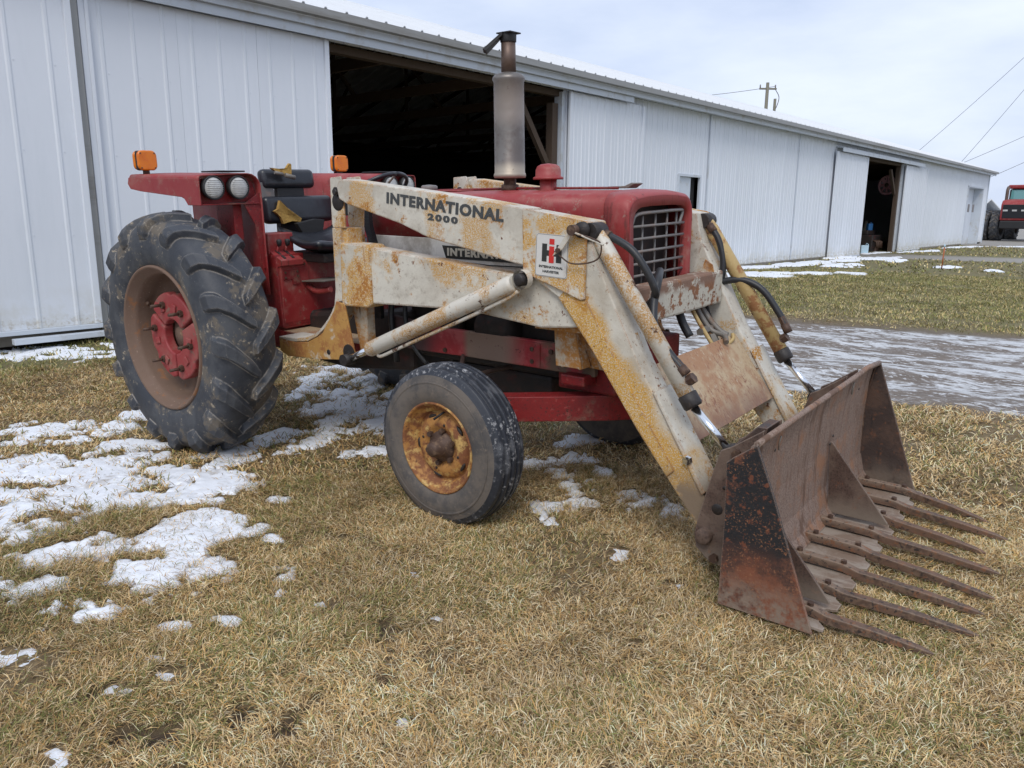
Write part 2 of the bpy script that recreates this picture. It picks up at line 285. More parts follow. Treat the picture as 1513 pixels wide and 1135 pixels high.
def empty(name, loc=(0, 0, 0), rz=0.):
    o = bpy.data.objects.new(name, None); scene.collection.objects.link(o); o.location = loc; o.rotation_euler = (0, 0, rz); o.empty_display_size = .3; return o
def thing(name, label, cat, loc=(0, 0, 0), rz=0., group=None): return tag(empty(name, loc, rz), label, cat, group)
def copy_tree(o, parent=None):
    c = o.copy(); scene.collection.objects.link(c); c.parent = parent
    for ch in list(o.children): copy_tree(ch, c)
    return c
def mesh_np(name, verts, faces, mat, cols=None, smooth=False, extra=None):
    """fast mesh from numpy; faces: (n,k) array"""
    me = bpy.data.meshes.new(name); n, k = faces.shape
    me.vertices.add(len(verts)); me.vertices.foreach_set('co', verts.astype(np.float32).ravel())
    me.loops.add(n * k); me.loops.foreach_set('vertex_index', faces.astype(np.int32).ravel())
    me.polygons.add(n); me.polygons.foreach_set('loop_start', np.arange(0, n * k, k, dtype=np.int32))
    me.polygons.foreach_set('use_smooth', np.full(n, smooth))
    me.update(calc_edges=True)
    if cols is not None:
        a = me.color_attributes.new('Col', 'FLOAT_COLOR', 'POINT'); a.data.foreach_set('color', np.c_[cols, np.ones(len(cols))].astype(np.float32).ravel())
    for nm, arr in (extra or {}).items():
        a = me.attributes.new(nm, 'FLOAT', 'POINT'); a.data.foreach_set('value', arr.astype(np.float32))
    me.materials.append(mat); o = bpy.data.objects.new(name, me); scene.collection.objects.link(o); return o

# ------------------------------------------------------------------ terrain functions (world, metres)
def vnoise(x, y, seed=0):
    xi = np.floor(x).astype(np.int64); yi = np.floor(y).astype(np.int64); fx = x - xi; fy = y - yi
    def h(a, b):
        n = (a * 374761393 + b * 668265263 + seed * 1442695041) & 0xffffffff
        n = ((n ^ (n >> 13)) * 1274126177) & 0xffffffff
        return ((n ^ (n >> 16)) & 0xffff) / 65535.0
    sx = fx * fx * (3 - 2 * fx); sy = fy * fy * (3 - 2 * fy)
    return (h(xi, yi) * (1 - sx) + h(xi + 1, yi) * sx) * (1 - sy) + (h(xi, yi + 1) * (1 - sx) + h(xi + 1, yi + 1) * sx) * sy
def fbm(x, y, s, o=4, seed=0, g=.5):
    t = 0; a = 1; n = 0
    for k in range(o): t = t + a * vnoise(x / s + 17.3 * k, y / s - 9.1 * k, seed + k); n += a; a *= g; s /= 2.07
    return t / n
def ss(x, a, b):
    t = np.clip((x - a) / (b - a), 0, 1); return t * t * (3 - 2 * t)
def road_mask(x, y):
    n = (fbm(x, y, .9, 5, 5, .65) - .5) * 2.0
    near = 2.75 + .13 * (x - 2.2) + n * .5; far = 7.15 + .16 * (x - 1.0) + n * .5
    main = ss(y, near - .25, near + .35) * (1 - ss(y, far - .3, far + .4)) * ss(x, -2.4, -.9)
    # the gravel track by the far door and the yard beyond the barn
    y2 = 27.5 + .25 * (x + 1); g2 = ss(y, y2 - 2.0, y2 - 1.0) * (1 - ss(y, y2 + 1.6, y2 + 2.6))
    yard = ss(y, 41 + n * 3, 44 + n * 3)
    return np.clip(np.maximum(main, np.maximum(.8 * g2, .8 * yard)), 0, 1)
HOLES = [(2.42, -2.62, .09), (2.52, -2.55, .08), (2.62, -2.35, .08), (2.78, -2.28, .08), (2.95, -2.42, .07), (2.15, -2.60, .06), (2.75, -2.15, .05), (2.60, -1.70, .08), (2.68, -1.8, .05), (2.85, -1.95, .05), (3.68, -1.85, .05), (3.05, -1.42, .06),
  (2.35, -2.02, .06), (2.3, -1.72, .05), (3.4, -1.25, .05), (2.62, -2.75, .12), (2.7, -2.62, .08), (3.1, -2.3, .05)]
def hollow(x, y):
    t = np.zeros_like(x)
    for hx, hy, r in HOLES: t = np.maximum(t, np.exp(-((x - hx) ** 2 + (y - hy) ** 2) / r ** 2))
    return ss(t + (fbm(x, y, .05, 3, 40) - .5) * 1.1, .50, .85)
def height(x, y):
    s = .04216 * y; h = np.where(s > 0, .10 * np.tanh(s / .10), .26 * np.tanh(s / .26)) + .04 * np.tanh(-.00666 * x / .04)
    d = np.hypot(x - 3, y + 1); fade = np.exp(-d / 9)
    h = h + (fbm(x, y, .8, 3, 1) - .5) * .035 * fade + (fbm(x, y, .16, 2, 2) - .5) * .016 * fade
    h = h - .03 * hollow(x, y)
    rm = road_mask(x, y); h = h - .03 * rm + rm * (fbm(x * .4, y, .30, 4, 9) - .5) * .09 * np.exp(-np.hypot(x - 3, y - 4) / 20)
    return h
BLOBS = [(-1.03, -1.3, .36, .31, .22, -.09, .75), (.33, -.99, .15, .13, .15, -.1, 1.0), (.79, -1.27, .17, .14, .22, -.14, 1.0), (1.25, -1.56, .13, .11, .16, -.09, 1.0), (.96, -2.28, .16, .13, .17, -.07, .85), (-.95, -.85, .14, .11, .26, -.14, .8), (2.0, .2, .3, .25, .2, -.25, .52), (2.65, -.05, .28, .22, .12, -.16, .50), (0.08, -1.8, .52, .44, .52, -.2, 1.35), (.55, -2.05, .3, .25, .3, -.12, .8), (1.0, -2.15, .3, .25, .2, -.1, .75), (1.45, -2.45, .2, .17, .15, -.06, .75), (-.5, -2.2, .5, .4, .4, -.2, 1.0), (1.9, -1.75, .2, .16, .16, -.1, .42), (3.0, .3, .5, .4, .3, -.3, .42), (1.6, -.2, .3, .25, .2, -.2, .55), (0.62, -1.36, .24, .20, .30, -.17, 1.2), (1.13, -1.66, .16, .13, .2, -.11, 1.1), (1.46, -2.0, .20, .16, .17, -.09, 1.1), (1.30, -1.88, .2, .16, .14, -.08, .9),
 (1.53, -2.37, .13, .11, .11, -.05, .8), (.80, -1.84, .13, .10, .09, -.05, -1.2), (1.17, -2.22, .12, .10, .07, -.03, -.9), (.35, -2.0, .15, .12, .1, -.05, -.6), (-.1, -1.95, .12, .1, .06, -.03, -.7), (.5, -1.6, .10, .08, .05, -.03, -.7), (.95, -1.55, .08, .07, .05, -.03, -.6), (1.25, -2.0, .09, .08, .05, -.02, -.7), (1.71, -2.65, .10, .09, .1, -.03, 1.1), (1.05, -2.5, .3, .25, .12, -.05, .65),
 (-0.83, -1.47, .31, .26, .2, -.08, .55), (-.35, -1.25, .2, .17, .12, -.06, .8), (-4.0, -.3, .50, .44, .40, -.16, .9), (-3.6, .3, .5, .4, .3, -.1, .7),
 (-.02, .21, .27, .24, .50, -.40, 1.0), (.75, .15, .35, .3, .25, -.2, .62), (.44, -.51, .2, .18, .2, -.14, .8), (1.01, -.42, .14, .11, .11, -.09, .75), (.5, .75, .4, .35, .3, -.3, .8), (-.6, 1.0, .5, .4, .4, -.4, .6),
 (2.28, .04, .21, .18, .16, -.2, .62), (2.82, -.14, .17, .14, .09, -.14, .78), (1.87, .5, .24, .2, .09, -.13, .60), (2.5, -.4, .2, .17, .12, -.15, .45), (3.3, .1, .1, .08, .1, -.1, .45),
 (2.98, -.65, .04, .03, .03, -.045, 1.2), (2.37, -1.34, .035, .025, .03, -.03, 1.1), (2.07, -2.06, .04, .03, .04, -.03, 1.1), (1.99, -2.67, .08, .07, .03, -.01, 1.0), (2.17, -2.52, .035, .03, .03, -.01, 1.0),
 (2.21, -2.38, .025, .02, .03, -.015, 1.1), (2.35, -2.79, .03, .025, .04, -.02, 1.1), (2.40, -2.88, .05, .04, .03, -.01, 1.0), (3.35, -1.81, .027, .02, .016, -.02, 1.1), (3.04, -2.05, .018, .014, .014, -.015, 1.0),
 (1.95, -2.2, .05, .04, .03, -.02, 1.0), (2.3, -2.95, .05, .04, .03, -.015, 1.0), (1.7, -2.15, .04, .035, .03, -.02, .9), (1.2, -1.2, .05, .04, .03, -.03, .9), (2.1, -2.35, .03, .02, .02, -.01, .9), (2.7, -1.55, .03, .02, .02, -.02, .9), (3.3, -.75, .04, .03, .03, -.03, .8), (2.6, -1.9, .02, .015, .01, -.015, .9), (2.25, -1.75, .03, .02, .02, -.015, .9), (1.6, -1.5, .05, .04, .04, -.03, .8), (1.75, -1.85, .04, .03, .04, -.02, .8)]
FAR_BLOBS = [(-3.0, 19.5, .9, 6.5, .35, -.02, 1.1), (-3.3, 24.3, .3, 2.0, .35, 0, 1.0), (-1.9, 24.7, .45, .5, .4, -1.2, 1.2), (-1.7, 15.6, 1.1, 1.2, .2, -.5, 1.0), (-2.6, 13.5, 1.1, 1.3, .2, -.5, .9), (-1.87, 20.2, .5, .5, .33, -1.0, .85),
 (-3.6, 9.0, .25, 3.0, .3, 0, .9), (.4, 21.7, .3, .3, .2, -.6, .8), (1.6, 21.0, .3, .1, .2, -.4, .7), (-2.3, 33.0, .5, 2.5, .4, 0, .7), (-1.9, 40, .5, 2.5, .4, 0, .7), (-3.4, 29, .3, 1.5, .3, 0, .7), (0.0, 44.0, 1.2, .3, .2, -1, .7), (2.0, 48.0, 1.2, .3, .2, -1, .6)]
def snow_mask(x, y, blobs, ns_=.16, seed=21):
    t = np.zeros_like(x)
    for cx, cy, ax, ay, bx, by, amp in blobs:
        det = ax * by - ay * bx
        if abs(det) < 1e-9: continue
        dx, dy = x - cx, y - cy; p = (dx * by - dy * bx) / det; q = (-dx * ay + dy * ax) / det
        v = amp * np.exp(-(p * p + q * q) * .75); t = np.maximum(t, v) if amp > 0 else t + v
    t = np.minimum(t, 1.02)
    n = .72 * (fbm(x, y, ns_, 3, seed, .6) - .5) + .28 * (fbm(x, y, ns_ * .25, 3, seed + 9, .6) - .5)
    return t + n * 3.2 * np.clip(t * 2.2, 0, 1)

# ------------------------------------------------------------------ ground sheet
gm = bpy.data.materials.new('matted_turf_and_mud'); gm.use_nodes = True; nt = gm.node_tree; bs = nt.nodes['Principled BSDF']
def N(t, **k):
    n = nt.nodes.new(t)
    for a, b in k.items():
        if a.startswith('i_'): n.inputs[a[2:].replace('_', ' ')].default_value = b
        else: setattr(n, a, b)
    return n
L = nt.links.new
geo = N('ShaderNodeNewGeometry'); pos = geo.outputs['Position']
def noise_(scale, detail=6, vec=None, rough=.6):
    n = N('ShaderNodeTexNoise', i_Scale=scale, i_Detail=detail, i_Roughness=rough); L(vec or pos, n.inputs['Vector']); return n.outputs['Fac']
def ramp_(src, lo, hi):
    r = N('ShaderNodeMapRange'); r.inputs['From Min'].default_value = lo; r.inputs['From Max'].default_value = hi; r.interpolation_type = 'SMOOTHSTEP'; L(src, r.inputs['Value']); return r.outputs[0]
def mix_(f, a, b):
    x = N('ShaderNodeMix', data_type='RGBA'); L(f, x.inputs[0])
    for s_, i in ((a, 6), (b, 7)):
        if isinstance(s_, tuple): x.inputs[i].default_value = (*s_, 1)
        else: L(s_, x.inputs[i])
    return x.outputs[2]
def mul_(a, b):
    x = N('ShaderNodeMath', operation='MULTIPLY'); L(a, x.inputs[0])
    if isinstance(b, float): x.inputs[1].default_value = b
    else: L(b, x.inputs[1])
    return x.outputs[0]
aroad = N('ShaderNodeAttribute', attribute_name='road').outputs['Fac']; agreen = N('ShaderNodeAttribute', attribute_name='green').outputs['Fac']
c = mix_(ramp_(noise_(35), .35, .65), (.10, .065, .036), (.25, .175, .095))
c = mix_(ramp_(noise_(3), .4, .65), c, (.15, .105, .055))
c = mix_(mul_(agreen, ramp_(noise_(12), .25, .6)), c, (.15, .145, .055))
c = mix_(ramp_(noise_(1.3), .58, .72), c, (.085, .06, .035))
c = mix_(N('ShaderNodeAttribute', attribute_name='bare').outputs['Fac'], c, (.055, .038, .026))
mpn = N('ShaderNodeMapping'); mpn.inputs['Scale'].default_value = (.42, 1, 1); mpn.inputs['Rotation'].default_value = (0, 0, R(-9)); L(pos, mpn.inputs['Vector'])
st = noise_(2.2, 10, mpn.outputs[0], .65)
mud = mix_(ramp_(st, .44, .51), (.16, .125, .095), (.52, .53, .54)); mud = mix_(ramp_(noise_(7, 10, mpn.outputs[0], .75), .47, .55), mud, (.13, .10, .075)); mud = mix_(ramp_(noise_(26, 8, mpn.outputs[0], .7), .55, .62), mud, (.68, .70, .72)); mud = mix_(ramp_(aroad, .97, .70), mud, (.11, .085, .06))
dist = N('ShaderNodeSeparateXYZ'); L(pos, dist.inputs[0]); faryard = ramp_(dist.outputs[1], 14, 22)
mud = mix_(faryard, mud, (.30, .28, .26))
col = mix_(aroad, c, mud); L(col, bs.inputs['Base Color'])
rgh = N('ShaderNodeMapRange'); rgh.inputs['To Min'].default_value = .95; rgh.inputs['To Max'].default_value = .6; L(aroad, rgh.inputs['Value']); L(rgh.outputs[0], bs.inputs['Roughness'])
bp = N('ShaderNodeBump', i_Distance=.02, i_Strength=.8); L(noise_(22, 8), bp.inputs['Height']); L(bp.outputs[0], bs.inputs['Normal'])
n_ = 640; u = np.linspace(-1, 1, n_); a_ = np.sinh(u * 8.2) / math.sinh(8.2) * 1500
gx = a_ + u * 4.0 + 2.8; gy = a_ + u * 4.0 - .5
X, Y = np.meshgrid(gx, gy, indexing='ij'); Z = height(X, Y)
V = np.stack([X, Y, Z], -1).reshape(-1, 3); ii = np.arange(n_ * n_).reshape(n_, n_)
F = np.stack([ii[:-1, :-1], ii[1:, :-1], ii[1:, 1:], ii[:-1, 1:]], -1).reshape(-1, 4)
def green_amt(x, y):
    g = ss(y, 6.8, 8.5) * .8 + .75 * ss(-x + .1 * y, 2.6, 3.6) * (1 - ss(y, .5, 3)) + .15
    return np.clip(g * (.55 + .9 * fbm(x, y, 1.7, 3, 31)), 0, 1)
ground = mesh_np('ground', V, F, gm, smooth=True, extra={'road': road_mask(X, Y).ravel(), 'green': green_amt(X, Y).ravel(), 'bare': hollow(X, Y).ravel()}); tag(ground, kind='structure')

# ------------------------------------------------------------------ snow: thin melting sheets with real thickness
sm_ = bpy.data.materials.new('old_melting_snow'); sm_.use_nodes = True; b_ = sm_.node_tree.nodes['Principled BSDF']
b_.inputs['Base Color'].default_value = (.80, .83, .88, 1); b_.inputs['Roughness'].default_value = .6
b_.inputs['Subsurface Weight'].default_value = .0
nt = sm_.node_tree; geo = N('ShaderNodeNewGeometry'); pos = geo.outputs['Position']; L = nt.links.new
dc = mix_(ramp_(noise_(7), .58, .72), (.80, .83, .88), (.52, .50, .48)); L(dc, b_.inputs['Base Color'])
bp = N('ShaderNodeBump', i_Distance=.004, i_Strength=.6); L(noise_(45, 6), bp.inputs['Height']); L(bp.outputs[0], b_.inputs['Normal'])
def snow_sheet(name, label, x0, x1, y0, y1, step, blobs, thick, nsz):
    xs = np.arange(x0, x1, step); ys = np.arange(y0, y1, step); X, Y = np.meshgrid(xs, ys, indexing='ij')
    mk = snow_mask(X, Y, blobs, nsz); cov = ss(mk, .46, .60)
    big = np.clip(snow_mask(X, Y, [b for b in blobs if abs(b[2]) > .1], 50.) * 1.1, 0, 1) * .68 + .34
    Z = height(X, Y) - .008 + cov * big * thick * (1 + .5 * (fbm(X, Y, nsz * 1.2, 3, 77) - .5)) + (fbm(X, Y, nsz * .4, 2, 78) - .5) * thick * .45 * cov
    idx = np.arange(X.size).reshape(X.shape); keep = cov > .02
    kq = keep[:-1, :-1] | keep[1:, :-1] | keep[1:, 1:] | keep[:-1, 1:]
    F = np.stack([idx[:-1, :-1], idx[1:, :-1], idx[1:, 1:], idx[:-1, 1:]], -1)[kq]
    used, inv = np.unique(F, return_inverse=True); V = np.stack([X, Y, Z], -1).reshape(-1, 3)[used]
    o = mesh_np(name, V, inv.reshape(-1, 4), sm_, smooth=True); tag(o, label, 'snow', kind='stuff'); return o
snow_sheet('snow', 'thin melting snow patches lying on the turf around and under the tractor', -5, 4.6, -3.4, 2.2, .0115, BLOBS, .026, .15)
snow_sheet('snow', 'strips of old snow on the grass along the foot of the long white shed', -4.6, 4, 6, 50, .06, [(*b[:6], b[6] * .80) for b in FAR_BLOBS], .05, .6)

# ------------------------------------------------------------------ grass: individual bent blades
grm = bpy.data.materials.new('dry_grass_blades'); grm.use_nodes = True; nt = grm.node_tree; L = nt.links.new; bs = nt.nodes['Principled BSDF']
at = N('ShaderNodeAttribute', attribute_name='Col'); L(at.outputs['Color'], bs.inputs['Base Color']); bs.inputs['Roughness'].default_value = .7; bs.inputs['Specular IOR Level'].default_value = .25
def blades(name, label, r0, r1, n, ln, wd, quad=True, seed=1):
    g = np.random.default_rng(seed)
    r = np.sqrt(g.uniform(r0 ** 2, r1 ** 2, n)); a = math.atan2(cf.y, cf.x) + g.uniform(-R(58), R(58), n)
    x = CAM.x + r * np.cos(a); y = CAM.y + r * np.sin(a)
    keep = (x > -4.45 + .043 * y) | (y > 49)
    rm = road_mask(x, y); keep &= g.random(n) > rm * 1.6 - .08
    sn = snow_mask(x, y, BLOBS if r0 < 10 else FAR_BLOBS, .15 if r0 < 10 else .9); keep &= g.random(n) > ss(sn, .38, .60) * .90
    keep &= g.random(n) > hollow(x, y) * .88; bare = fbm(x, y, .45, 3, 55); keep &= (g.random(n) > ss(bare, .60, .72) * .75)
    x, y, rm, sn = x[keep], y[keep], rm[keep], sn[keep]; n = len(x)
    cl = fbm(x, y, .22, 3, 61); cdir = fbm(x, y, .5, 2, 62) * 12.6
    az = cdir + g.normal(0, 1.7, n); lean = np.clip(g.normal(1.30, .22, n) - .30 * (green_amt(x, y) > .5), .2, 1.56)
    l = ln * g.uniform(.5, 1.5, n) * (.7 + .6 * cl); w = wd * g.uniform(.6, 1.3, n)
    z = height(x, y) + np.where(sn > .4, .012, 0)
    dx, dy = np.cos(az), np.sin(az); px, py = -dy, dx
    def pt(t, lift):
        hor = l * t * np.sin(lean); ver = l * (t * np.cos(lean) + lift * .07 * np.sin(math.pi * t) * np.sin(lean)) + cl * .02
        return x + dx * hor, y + dy * hor, z + ver
    B = pt(0, 1); Mi = pt(.5, 1.3); T = pt(1, 1); tw = g.uniform(-.6, .6, n) * w
    v = [np.stack([B[0] - px * w * .5, B[1] - py * w * .5, B[2] - .004], -1), np.stack([B[0] + px * w * .5, B[1] + py * w * .5, B[2] - .004], -1)]
    if quad:
        v += [np.stack([Mi[0] + px * w * .42, Mi[1] + py * w * .42, Mi[2] + tw], -1), np.stack([Mi[0] - px * w * .42, Mi[1] - py * w * .42, Mi[2]], -1)]
    v += [np.stack([T[0], T[1], T[2]], -1)]
    k = len(v); V = np.stack(v, 1).reshape(-1, 3); base = (np.arange(n) * k)[:, None]
    tri = np.array([[0, 1, 2], [0, 2, 3], [3, 2, 4]]) if quad else np.array([[0, 1, 2]])
    F = (base[:, :, None] + tri[None]).reshape(-1, 3)
    gr = green_amt(x, y); sel = g.random(n)
    straw = np.array([.66, .48, .25]); brown = np.array([.28, .18, .09]); pale = np.array([.80, .67, .45]); green = np.array([.19, .19, .06]); orange = np.array([.54, .33, .12])
    patch = fbm(x, y, .7, 3, 71); tone = fbm(x, y, 1.6, 2, 73)
    c = np.where((sel < .42)[:, None], straw, np.where((sel < .62)[:, None], brown, np.where((sel < .82)[:, None], pale, orange)))
    left = ss(-(x - 2.6) + (-(y + 1.2)) * .4, -.2, 1.2)[:, None]
    c = c * (1 - .15 * left * np.array([.8, 1.0, 1.4])) * ((.60 + .80 * patch) * (.72 + .56 * fbm(x, y, .07, 2, 91)))[:, None]
    gp = np.clip(+.02 + .07 * left[:, 0] + gr * .62 + .22 * ss(fbm(x, y, .35, 3, 81), .54, .70), 0, .9)
    if r0 > 8: c = c * .5 + np.array([.34, .29, .12]) * .70
    isg = g.random(n) < gp; c = np.where(isg[:, None], green * (.7 + .8 * g.random(n))[:, None], c) * (.8 + .4 * g.random(n))[:, None]
    o = mesh_np(name, V, F, grm, cols=np.repeat(np.clip(c, .01, .8), k, 0)); tag(o, label, 'grass', kind='stuff'); return o
blades('grass', 'dry straw coloured turf nearest the camera in front of the fork bucket', 1.2, 4.4, 520000, .040, .0023, seed=1)
blades('grass', 'matted dry grass around the tractor wheels', 4.4, 8.5, 330000, .043, .0044, seed=2)
blades('grass', 'greener lawn beyond the icy mud track beside the long white shed', 8.5, 22, 420000, .042, .0115, False, seed=3)
blades('grass', 'thin far grass before the parked red tractor', 22, 60, 110000, .07, .045, False, seed=4)

# ------------------------------------------------------------------ long white pole barn (local x along the wall, y into the barn)
BR = math.atan2(.99906467, .04324112)
barn = thing('pole_barn', 'long low white ribbed steel shed with sliding doors standing open behind the tractor', 'barn', (-4.4696, .19345, 0), BR)
def sheet_profile(w, pitch, major=.022, minor=True):
    pts = [(0, 0)]; n = max(1, round(w / pitch))
    for k in range(n):
        c = (k + .5) * w / n
        pts += [(c - .028, 0), (c - .012, -major), (c + .012, -major), (c + .028, 0)]
        if minor and k < n - 1:
            d = (k + 1) * w / n; pts += [(d - .018, 0), (d - .008, -.006), (d + .008, -.006), (d + .018, 0)]
    return pts + [(w, 0)]
_cache = {}
def panel(parent, x, y, z0, z1, w, pitch=.34, name='wall_panel', mat='barn_white', minor=True):
    mj = .009 if pitch > .3 else .015; key = (round(w, 3), round(z0, 2), round(z1, 2), pitch, mat, minor)
    if key not in _cache:
        pr = sheet_profile(w, pitch, mj, minor); n = len(pr)
        vs = [(a, b, z0) for a, b in pr] + [(a, b, z1) for a, b in pr] + [(a, b + .012, z0) for a, b in pr] + [(a, b + .012, z1) for a, b in pr]
        fs = [(i, i + 1, n + i + 1, n + i) for i in range(n - 1)] + [(2 * n + i, 3 * n + i, 3 * n + i + 1, 2 * n + i + 1) for i in range(n - 1)] \
            + [(0, n, 3 * n, 2 * n), (n - 1, 3 * n - 1, 4 * n - 1, 2 * n - 1)] + [(i, 2 * n + i, 2 * n + i + 1, i + 1) for i in range(n - 1)] + [(n + i, n + i + 1, 3 * n + i + 1, 3 * n + i) for i in range(n - 1)]
        pm = MB().add(vs, fs)
        for k in range(max(1, round(w / pitch))):
            cx_ = (k + .5) * w / max(1, round(w / pitch)) + .045
            for zz in ((.35, 1.2, 2.05, 2.9, 3.6) if z0 < .5 and pitch > .22 else ()):
                if zz < z1: pm.tube([(cx_, .001, zz), (cx_, -.006, zz)], .007, 5, smooth=False)
        o = pm.build(name, mat, parent); _cache[key] = o.data
    else:
        o = bpy.data.objects.new(name, _cache[key]); scene.collection.objects.link(o); o.parent = parent
    o.location = (x, y, 0); return o
def run(parent, x0, x1, y, z0, z1, w0=.95, pitch=.24, **k):
    n = max(1, round((x1 - x0) / w0)); w = (x1 - x0) / n
    for i in range(n): panel(parent, x0 + i * w, y + (.002 if i % 2 else 0), z0, z1, w - .003, pitch, **k)
ZT = 3.68
run(barn, 8.80, 13.20, 0, .19, 3.84, 1.1); run(barn, 14.30, 26.35, 0, .19, 3.84, 1.0)
run(barn, 13.20, 14.30, 0, 2.42, 3.84, 1.1); run(barn, 13.20, 14.30, 0, .19, 1.55, 1.1)
run(barn, 31.25, 43.2, 0, .19, 3.84, 1.0); run(barn, 43.2, 46.9, 0, 3.08, 3.84, 1.0); run(barn, 46.9, 48.1, 0, .19, 3.84, 1.2)
run(barn, -12, 3.42, .02, .19, 3.84, 1.0)
run(barn, 3.42, 8.80, 0, 3.72, 3.84, 1.0, minor=False); run(barn, 26.35, 31.25, 0, 3.60, 3.84, 1.0, minor=False)
# window with a grey pane half slid
w = MB().box(13.2, 14.3, -.03, .03, 2.36, 2.42).box(13.2, 13.26, -.03, .03, 1.55, 2.36).box(14.24, 14.3, -.03, .03, 1.55, 2.36).box(13.26, 14.24, -.03, .03, 1.55, 1.61).build('window_frame', 'barn_trim', barn, .004)
MB().box(13.26, 13.9, .04, .06, 1.61, 2.36).build('shutter', 'barn_trim', w); MB().box(13.9, 14.24, .12, .14, 1.61, 2.36).build('opening_shade_sheet', 'dark_in', w)  # dark sheet in the gap paints the shade of the interior
for x in (14.62, 20.25): MB().box(x - .02, x + .03, -.035, -.024, .2, 3.84).build('seam_strip', 'barn_trim', barn, .004)
MB().box(48.05, 48.16, -.05, .06, .15, 3.86).build('corner_trim', 'barn_trim', barn, .005)
# far overhead door, recessed
rd = MB().box(43.2, 46.9, .42, .46, .1, 3.08).build('overhead_door', 'barn_white', barn)
MB().box(43.16, 43.26, -.04, .46, .1, 3.12).box(46.84, 46.94, -.04, .46, .1, 3.12).box(43.16, 46.94, -.04, .46, 3.06, 3.14).build('door_frame', 'barn_trim', rd, .004)
for x in (43.5, 44.6): MB().box(x, x + .42, -.035, -.025, 1.8, 2.2).build('notice_panel', 'rim_grey', barn)
# sliding leaves
def leaf(x0, x1, y, z0, z1, pitch, nm='sliding_door', wp=1.05):
    g = empty(nm); g.parent = barn
    run(g, x0 + .05, x1 - .05, y, z0, z1, wp, pitch, name='door_panel', minor=pitch < .3)
    MB().box(x0, x0 + .07, y - .03, y + .02, z0, z1).build('door_edge', 'barn_white', g, .005)
    MB().box(x1 - .07, x1, y - .03, y + .02, z0, z1).build('door_edge', 'barn_white', g, .005)
    MB().box(x0, x1, y - .035, y + .02, z0 - .05, z0 - .002).build('bottom_rail', 'barn_trim', g, .005)
    return g
leaf(.30, 3.45, -.12, .24, 3.70, .345); leaf(-5.6, .20, -.20, .24, 3.66, .345)
MB().box(.20, .29, -.17, -.13, .2, 3.7).build('door_stop_channel', 'galv', barn, .01)
MB().box(.36, .40, -.165, -.15, .24, 3.7).build('door_rib', 'barn_white', barn, .006)
leaf(8.84, 11.45, -.11, .22, 3.69, .26); leaf(23.2, 26.4, -.11, .16, 3.55, .26); leaf(31.2, 34.5, -.11, .16, 3.52, .26)
# track covers
for x0, x1, z0, z1 in ((-6, 10.85, 3.69, 3.84), (23.4, 33.5, 3.55, 3.70)):
    MB().prism([(-.24, z0), (-.24, z1 - .02), (-.02, z1), (-.02, z1 - .02), (-.22, z1 - .04), (-.22, z0)], x0, x1, 'x').build('door_track_cover', 'barn_trim', barn, .003)
# skirt board sections
xs = [-12, -7.5, -3.2, .25, 3.4]
for a, b in zip(xs, xs[1:]): MB().box(a, b - .01, -.06, -.02, .06, .185).build('skirt_board', 'wood_grey', barn, .004)
xs = [8.8, 12.4, 16.0, 19.6, 23.2, 26.4]
for a, b in zip(xs, xs[1:]): MB().box(a, b - .01, -.05, -.005, .02, .185).build('skirt_board', 'wood_grey', barn, .004)
xs = [31.3, 35, 39, 43.1]
for a, b in zip(xs, xs[1:]): MB().box(a, b - .01, -.05, -.005, .02, .185).build('skirt_board', 'wood_grey', barn, .004)
MB().box(-.7, 1.0, -.30, -.21, .10, .16).build('door_guide', 'barn_trim', barn, .005)
# eave, gutter, roof
MB().prism([(-.42, 3.90), (-.42, 4.0), (-.405, 4.0), (-.405, 3.915), (-.31, 3.915), (-.31, 3.90)], -12, 48.3, 'x').build('gutter', 'galv', barn, .003)
MB().box(-12, 48.3, -.30, -.27, 3.80, 3.97).build('fascia', 'barn_trim', barn, .003); MB().box(-12, 48.3, -.27, -.004, 3.845, 3.855).build('soffit', 'barn_trim', barn)
slope = math.atan2(6.70 - 4.02, 8.35)
rl = math.hypot(6.70 - 4.02, 8.35); rme = {}
for sgn in (1, -1):
    for i in range(60):
        w = 60.4 / 60
        if not rme:
            pr = [(0, 0)]
            for k in range(3):
                c_ = (k + .5) * w / 3; pr += [(c_ - .03, 0), (c_ - .012, .024), (c_ + .012, .024), (c_ + .03, 0)]
            pr += [(w, 0)]; n = len(pr); vs = [(a, 0, b) for a, b in pr] + [(a, rl, b) for a, b in pr] + [(a, 0, b - .015) for a, b in pr] + [(a, rl, b - .015) for a, b in pr]
            fs = [(i_, i_ + 1, n + i_ + 1, n + i_) for i_ in range(n - 1)] + [(2 * n + i_, 3 * n + i_, 3 * n + i_ + 1, 2 * n + i_ + 1) for i_ in range(n - 1)] + [(i_, 2 * n + i_, 2 * n + i_ + 1, i_ + 1) for i_ in range(n - 1)]
            rme['o'] = MB().add(vs, fs).build('roof_panel', 'roof', barn); o = rme['o']
        else:
            o = bpy.data.objects.new('roof_panel', rme['o'].data); scene.collection.objects.link(o); o.parent = barn
        if sgn > 0: o.location = (-12 + i * w, -.35, 4.02); o.rotation_euler = (slope, 0, 0)
        else: o.location = (-12 + (i + 1) * w, 16.35, 4.02); o.rotation_euler = (slope, 0, math.pi)
MB().prism([(7.8, 6.66), (8.0, 6.75), (8.2, 6.66), (8.2, 6.64), (8.0, 6.73), (7.8, 6.64)], -12, 48.3, 'x').build('ridge_cap', 'roof', barn)
